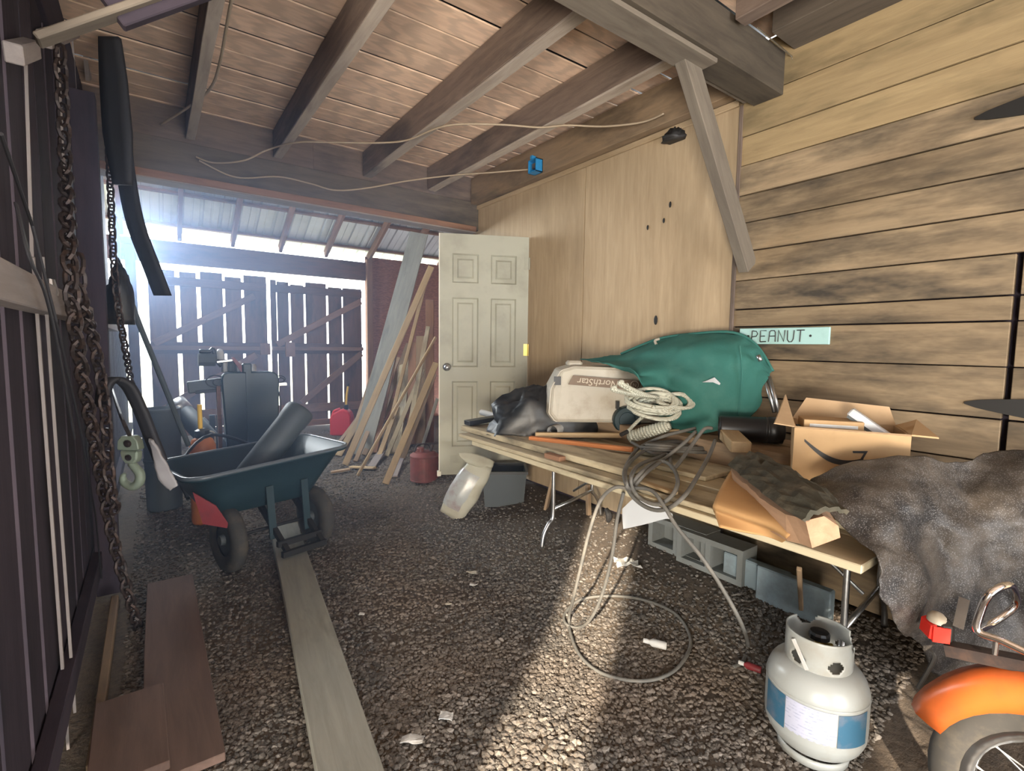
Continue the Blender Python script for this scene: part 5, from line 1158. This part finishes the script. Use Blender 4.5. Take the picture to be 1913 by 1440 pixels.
# ================================================================== LEFT WALL GEAR
def chain(name, path, pitch, wr_, lab):
    pts = cat(path, 14); ds = [0]
    for i in range(1, len(pts)): ds.append(ds[-1]+(pts[i]-pts[i-1]).length)
    n = int(ds[-1]/pitch); t = thing(name, min(pts, key=lambda p: p.z), lab, 'chain', 'chains on the left wall')
    a, b = pitch*.78, pitch*.42; q = MB(); q.tube([Vector((a*math.cos(k*math.pi/5), b*math.sin(k*math.pi/5), 0)) for k in range(10)], wr_, 5, True)
    me = bpy.data.meshes.new('link'); me.from_pydata([tuple(v) for v in q.v], [], q.f); me.materials.append(M_['rustiron'])
    pm = WM[t.name]; j = 0
    for i in range(n):
        s = (i+.5)*pitch
        while j < len(ds)-2 and ds[j+1] < s: j += 1
        f = (s-ds[j])/max(1e-6, ds[j+1]-ds[j]); p = pts[j].lerp(pts[j+1], f); d = (pts[j+1]-pts[j]).normalized()
        M = frame(p, p+d, (0, 1, .3)) @ Matrix.Rotation(math.radians(45+90*(i % 2)), 4, 'X')
        o = bpy.data.objects.new('link', me); COL.objects.link(o); o.parent = t; o.matrix_basis = pm.inverted() @ M
def Q_(x, y, X): return P(x, y, X=X)
chain('log_chain', [Q_(112, 90, -.235), Q_(122, 300, -.235), Q_(130, 480, -.20), Q_(142, 620, -.20), Q_(165, 760, -.20), Q_(190, 900, -.19), Q_(215, 1020, -.165), Q_(255, 1160, -.11), Q_(300, 1300, -.04), G(350, 1430, .02)], .052, .007, 'heavy rusty chain hanging from the wall top to the floor boards')
chain('log_chain', [Q_(196, 150, -.16), Q_(205, 320, -.16), Q_(215, 520, -.15), Q_(232, 640, -.13), Q_(243, 700, -.12), Q_(250, 740, -.11)], .045, .006, 'dark chain hanging near the post beside the black bag')
chain('log_chain', [Q_(146, 480, -.19), Q_(152, 560, -.19), Q_(176, 640, -.185), Q_(196, 760, -.17), Q_(205, 900, -.16), Q_(218, 960, -.15)], .05, .007, 'second rusty chain draped over the rail behind the tackle hook')
def hook_block():
    c = P(244, 838, Y=2.9); t = thing('tackle_block', P(244, 905, Y=2.9), 'pale green steel tackle block with a hook hanging at the left wall', 'hook')
    M = Matrix(((.80, .6, 0, c.x), (-.6, .80, 0, c.y), (0, 0, 1, c.z), (0, 0, 0, 1))) @ Matrix.Rotation(math.pi/2, 4, 'X') @ Matrix.Diagonal((.8, .8, .8, 1))
    up_ = [(-.062, .0), (-.058, .05), (-.035, .078), (.035, .078), (.058, .05), (.066, .0), (.055, -.006), (-.055, -.006)]; lo = [(-.05, -.010), (.055, -.010), (.05, -.06), (.03, -.085), (-.02, -.085), (-.042, -.055)]
    MB().prism(up_, .05, M, -.025).build('cheek_plate', M_['blockgreen'], t, bevel=.006); MB().prism(lo, .05, M, -.025).build('cheek_plate', M_['blockgreen'], t, bevel=.006)
    for y, r in ((.035, .022), (-.048, .018)): MB().lathe([(0, .012), (r*.5, .012), (r*.55, .006), (r, .005), (r, 0)], 12, (0, 0, 0), M @ Matrix.Translation((.005, y, .025))).build('bolt', M_['rustiron'], t)
    pts = cat([M @ Vector(v) for v in ((.0, -.085, 0), (.02, -.11, 0), (.048, -.15, 0), (.04, -.20, 0), (.0, -.225, 0), (-.045, -.205, 0), (-.055, -.17, 0), (-.042, -.15, 0))], 6); n = len(pts)
    MB().tube(pts, [.016+.006*math.sin(math.pi*i/n)-.010*(i/n)**3 for i in range(n)], 10).build('hook', M_['blockgreen'], t, smooth=True)
    MB().tube(cat([M @ Vector((0, .075, 0)), P(225, 775, Y=2.92), P(205, 715, X=-.22)], 5), .008, 6).build('hanging_rope', M_['rustiron'], t)
hook_block()
def strapf(name, pts, w, mt, lab, cat_, side=(1, 0, 0), th=.006, parent=None):
    pts = cat(pts, 6); sd = Vector(side).normalized(); m = MB()
    ww = w if isinstance(w, list) else [w]*len(pts); ww = [float(np.interp(i/(len(pts)-1), np.linspace(0, 1, len(ww)), ww)) for i in range(len(pts))]
    m.grid([[p+sd*x*ww[i] for x in (-.5, -.17, .17, .5)] for i, p in enumerate(pts)]); o = m.build(name, M_[mt], parent, smooth=True, solid=th)
    return tag(o, lab, cat_) if lab else o
cs = Vector((.81, -.586, 0))
strapf('tow_strap', [P(192, 760, Y=2.75), P(196, 722, Y=2.75), P(214, 708, Y=2.75), P(240, 722, Y=2.75), P(262, 765, Y=2.75), P(282, 815, Y=2.75), P(300, 860, Y=2.75)], .055, 'strap', 'broad black webbing strap arching beside the tackle block', 'strap', cs, .02)
m = MB(); m.grid(crumple(wpatch([[P(280, 818, Y=2.72), P(286, 822, Y=2.7)], [P(288, 860, Y=2.72), P(306, 858, Y=2.7)], [P(298, 895, Y=2.72), P(324, 890, Y=2.7)], [P(318, 916, Y=2.72), P(331, 908, Y=2.7)]], 5), .006, 30)); o = m.build('rag', M_['cloth'], smooth=True, solid=.012); tag(o, 'grey rag end hanging below the black strap by the cart', 'rag')
lbm = lump((0, 0, 0), .07, .05, .33, 0, .2, 5, 2.0, 24, 12, 0.0); cb = P(226, 606, Y=3.75); lbm.v = [v*1.0+cb for v in lbm.v]; o = lbm.build('hanging_bag', M_['blackbag'], smooth=True); tag(o, 'tall black bag hanging from the left wall near the post', 'bag')
o = strapf('dark_band', [P(226, 240, Y=4.15), P(236, 330, Y=4.12), P(254, 420, Y=4.1), P(284, 500, Y=4.1), P(304, 552, Y=4.1)], .11, 'strap', 'wide dark band hanging from the far beam before the bright eaves', 'band', cs, .02)
o = strapf('black_cover', [P(205, 70, Y=3.3), P(212, 150, Y=3.3), P(220, 250, Y=3.3), P(230, 345, Y=3.3)], [.10, .13, .14, .09], 'strap', 'black cloth hanging at the wall top beside the ceiling boards', 'cloth', cs, .02)
MBp = MB().tube([P(243, 560, Y=3.9), P(262, 610, Y=3.9), P(352, 832, Y=4.1)], .016, 8); o = MBp.build('long_pole', M_['darkdrum']); tag(o, 'dark long tool handle leaning on the left wall behind the strap', 'pole')
MBp = MB().tube([P(2, 250, X=-.22), P(60, 420, X=-.24), P(105, 600, X=-.22), P(150, 800, X=-.23), P(178, 960, X=-.24), P(190, 1080, X=-.25)], .004, 6); o = MBp.build('cord_line', M_['strap']); tag(o, 'thin dark cord hanging down the left wall across the rail', 'cord')
o = strapf('webbing_strap', [P(30, 380, X=-.235), P(55, 480, X=-.21), P(88, 560, X=-.205), P(118, 700, X=-.225), P(140, 820, X=-.235)], .03, 'strap', 'narrow black webbing strap slung over the rail at far left', 'strap', (0, 1, 0), .004)
o = MB().lathe([(.018, 0), (.02, .01), (.012, .05), (0, .052)], 12, P(95, 552, X=-.25)).build('rail_cap', M_['steel']); tag(o, 'small pale metal cap standing on the left wall rail', 'cap')
# ================================================================== WIRES, BOX, LITTER
def wire(pts, r, lab, mt='wire'):
    o = MB().tube(cat(pts, 8), r, 6).build('electric_wire', M_[mt], smooth=True); tag(o, lab, 'wire', 'wires under the ceiling')
Zj = 2.775
wire([P(440, -40, Z=2.80), P(425, 40, Z=2.80), P(410, 120, Z=2.80), P(393, 165, Z=2.80), P(355, 198, Z=2.82), P(300, 233, Y=4.16)], .007, 'pale wire running along the leftmost joist to the far beam')
wire([P(366, 293, Y=4.2), P(400, 304, Y=4.15), P(455, 300, Y=4.0), P(500, 280, Z=Zj), P(555, 266, Z=Zj), P(620, 266, Z=Zj), P(700, 267, Z=Zj), P(760, 262, Z=Zj), P(815, 240, Z=Zj), P(860, 232, Z=Zj), P(940, 233, Z=Zj), P(1010, 238, Z=Zj), P(1060, 234, Z=Zj), P(1130, 236, Z=Zj), P(1200, 228, Z=Zj), P(1240, 212, Z=Zj)], .006, 'dark wire crossing under all the joists towards the brace')
wire([P(372, 300, Y=4.2), P(440, 331, Y=4.18), P(520, 330, Y=4.1), P(580, 343, Y=4.05), P(625, 355, Y=4.0), P(680, 352, Y=3.95), P(760, 338, Y=3.85), P(840, 328, Z=Zj), P(920, 322, Z=Zj), P(995, 316, X=2.54)], .006, 'pale wire sagging below the far beam to the blue box')
def jbox():
    c = P(1003, 312, X=2.535); t = thing('junction_box', c-Vector((0, 0, .04)), 'blue plastic electrical box on the wall joist above the plywood', 'junction box')
    m = MB(); s = .05; d = .05
    for b in ((-.02, d, -s, -s+.006, -s, s), (-.02, d, s-.006, s, -s, s), (-.02, d, -s, s, -s, -s+.006), (-.02, d, -s, s, s-.006, s), (d-.006, d, -s, s, -s, s)): m.box(c.x+b[0]-.03, c.x+b[1]-.03, c.y+b[2], c.y+b[3], c.z+b[4], c.z+b[5])
    m.build('open_case', M_['blueplas'], t); MB().box(c.x-.06, c.x-.02, c.y-.012, c.y+.012, c.z+.05, c.z+.075).build('ear', M_['blueplas'], t); MB().box(c.x-.035, c.x+.0, c.y-.02, c.y+.02, c.z-.02, c.z+.02).build('wire_nut', M_['steel'], t)
jbox()
nl = lump((0, 0, 0), .05, .07, .06, 0, .5, 6, 5, 16, 8, 0.0); cn = P(1258, 262, X=2.60); nl.v = [v+cn for v in nl.v]; o = nl.build('cobweb_nest', M_['ink'], smooth=True); tag(o, 'black sooty nest in the corner under the near beam', 'nest')
def litter(px, py, w, h, mt, lab, cat_, name, amp=.012, seed=1.0):
    c = G(px, py, .018); rows = [[c+UR*(w*(i/5-.5))+UF*(h*(j/4-.5)) for i in range(6)] for j in range(5)]
    rows = [[p+Vector((0, 0, abs(mnoise.noise(p*18+Vector((seed, 0, 0))))*amp*2)) for p in r] for r in rows]; rows = crumple(rows, amp*.5, 22, seed)
    m = MB(); m.grid(rows); o = m.build(name, M_[mt], smooth=False, solid=.002); tag(o, lab, cat_, 'litter on the gravel')
litter(1172, 1055, .13, .12, 'paper', 'crumpled white paper on the dirt behind the hanging cable', 'paper', 'crumpled_paper', .03)
litter(833, 1340, .05, .04, 'paper', 'white paper scrap on the gravel below the picture centre', 'paper', 'paper_scrap', .015, 3)
litter(770, 1385, .08, .04, 'paper', 'torn pale paper scraps beside the grey plank end', 'paper', 'paper_scrap', .012, 4)
litter(885, 1093, .05, .02, 'paper', 'small white paper bit on gravel beyond the crumbs', 'paper', 'paper_scrap', .008, 5)
litter(838, 1128, .035, .012, 'bone', 'thin pale wood chip on the open gravel', 'chip', 'wood_chip', .006, 6)
litter(676, 1150, .03, .02, 'paper', 'white scrap on gravel right of the grey plank', 'paper', 'paper_scrap', .01, 7)
litter(880, 1070, .06, .03, 'bone', 'pale scattered crumbs on gravel before the table leg', 'scrap', 'paper_scrap', .012, 8)
def bottle(px, py, ang, mt, lab, s=1.0):
    c = G(px, py, .016); d = UR*math.cos(ang)+UF*math.sin(ang); M = Matrix.Translation(c-d*.04*s) @ d.to_track_quat('Z', 'Y').to_matrix().to_4x4()
    t = thing('small_bottle', c-Vector((0, 0, .014)), lab, 'bottle', 'litter on the gravel')
    MB().lathe([(0, 0), (.014*s, 0), (.015*s, .006*s), (.015*s, .055*s), (.007*s, .068*s), (.007*s, .07*s)], 12, (0, 0, 0), M).build('body', M_[mt], t, smooth=True); MB().lathe([(.009*s, .068*s), (.009*s, .09*s), (0, .09*s)], 10, (0, 0, 0), M).build('cap', M_['paper'], t)
bottle(1226, 1202, 2.7, 'paper', 'small white bottle lying inside the cable loop', 1.15)
bottle(1403, 1245, 2.5, 'redpaint', 'small red-labelled bottle lying left of the propane tank', .95)

# ================================================================== added bluish haze volume, stands in for the lens flare veil
hz = bpy.data.materials.new('veil_air'); hz.use_nodes = True; hn = hz.node_tree; hn.nodes.remove(hn.nodes['Principled BSDF'])
vs_ = hn.nodes.new('ShaderNodeVolumeScatter'); vs_.inputs['Color'].default_value = (.46, .64, 1.0, 1); vs_.inputs['Density'].default_value = .05; vs_.inputs['Anisotropy'].default_value = .5
hn.links.new(vs_.outputs[0], hn.nodes['Material Output'].inputs['Volume'])
o = MB().box(-.27, 1.7, 1.65, 8.5, .02, 2.775).build('flare_veil', hz); o['kind'] = 'stuff'; o['label'] = 'added bluish haze volume standing in for lens flare before the barn doors'; o['category'] = 'haze'
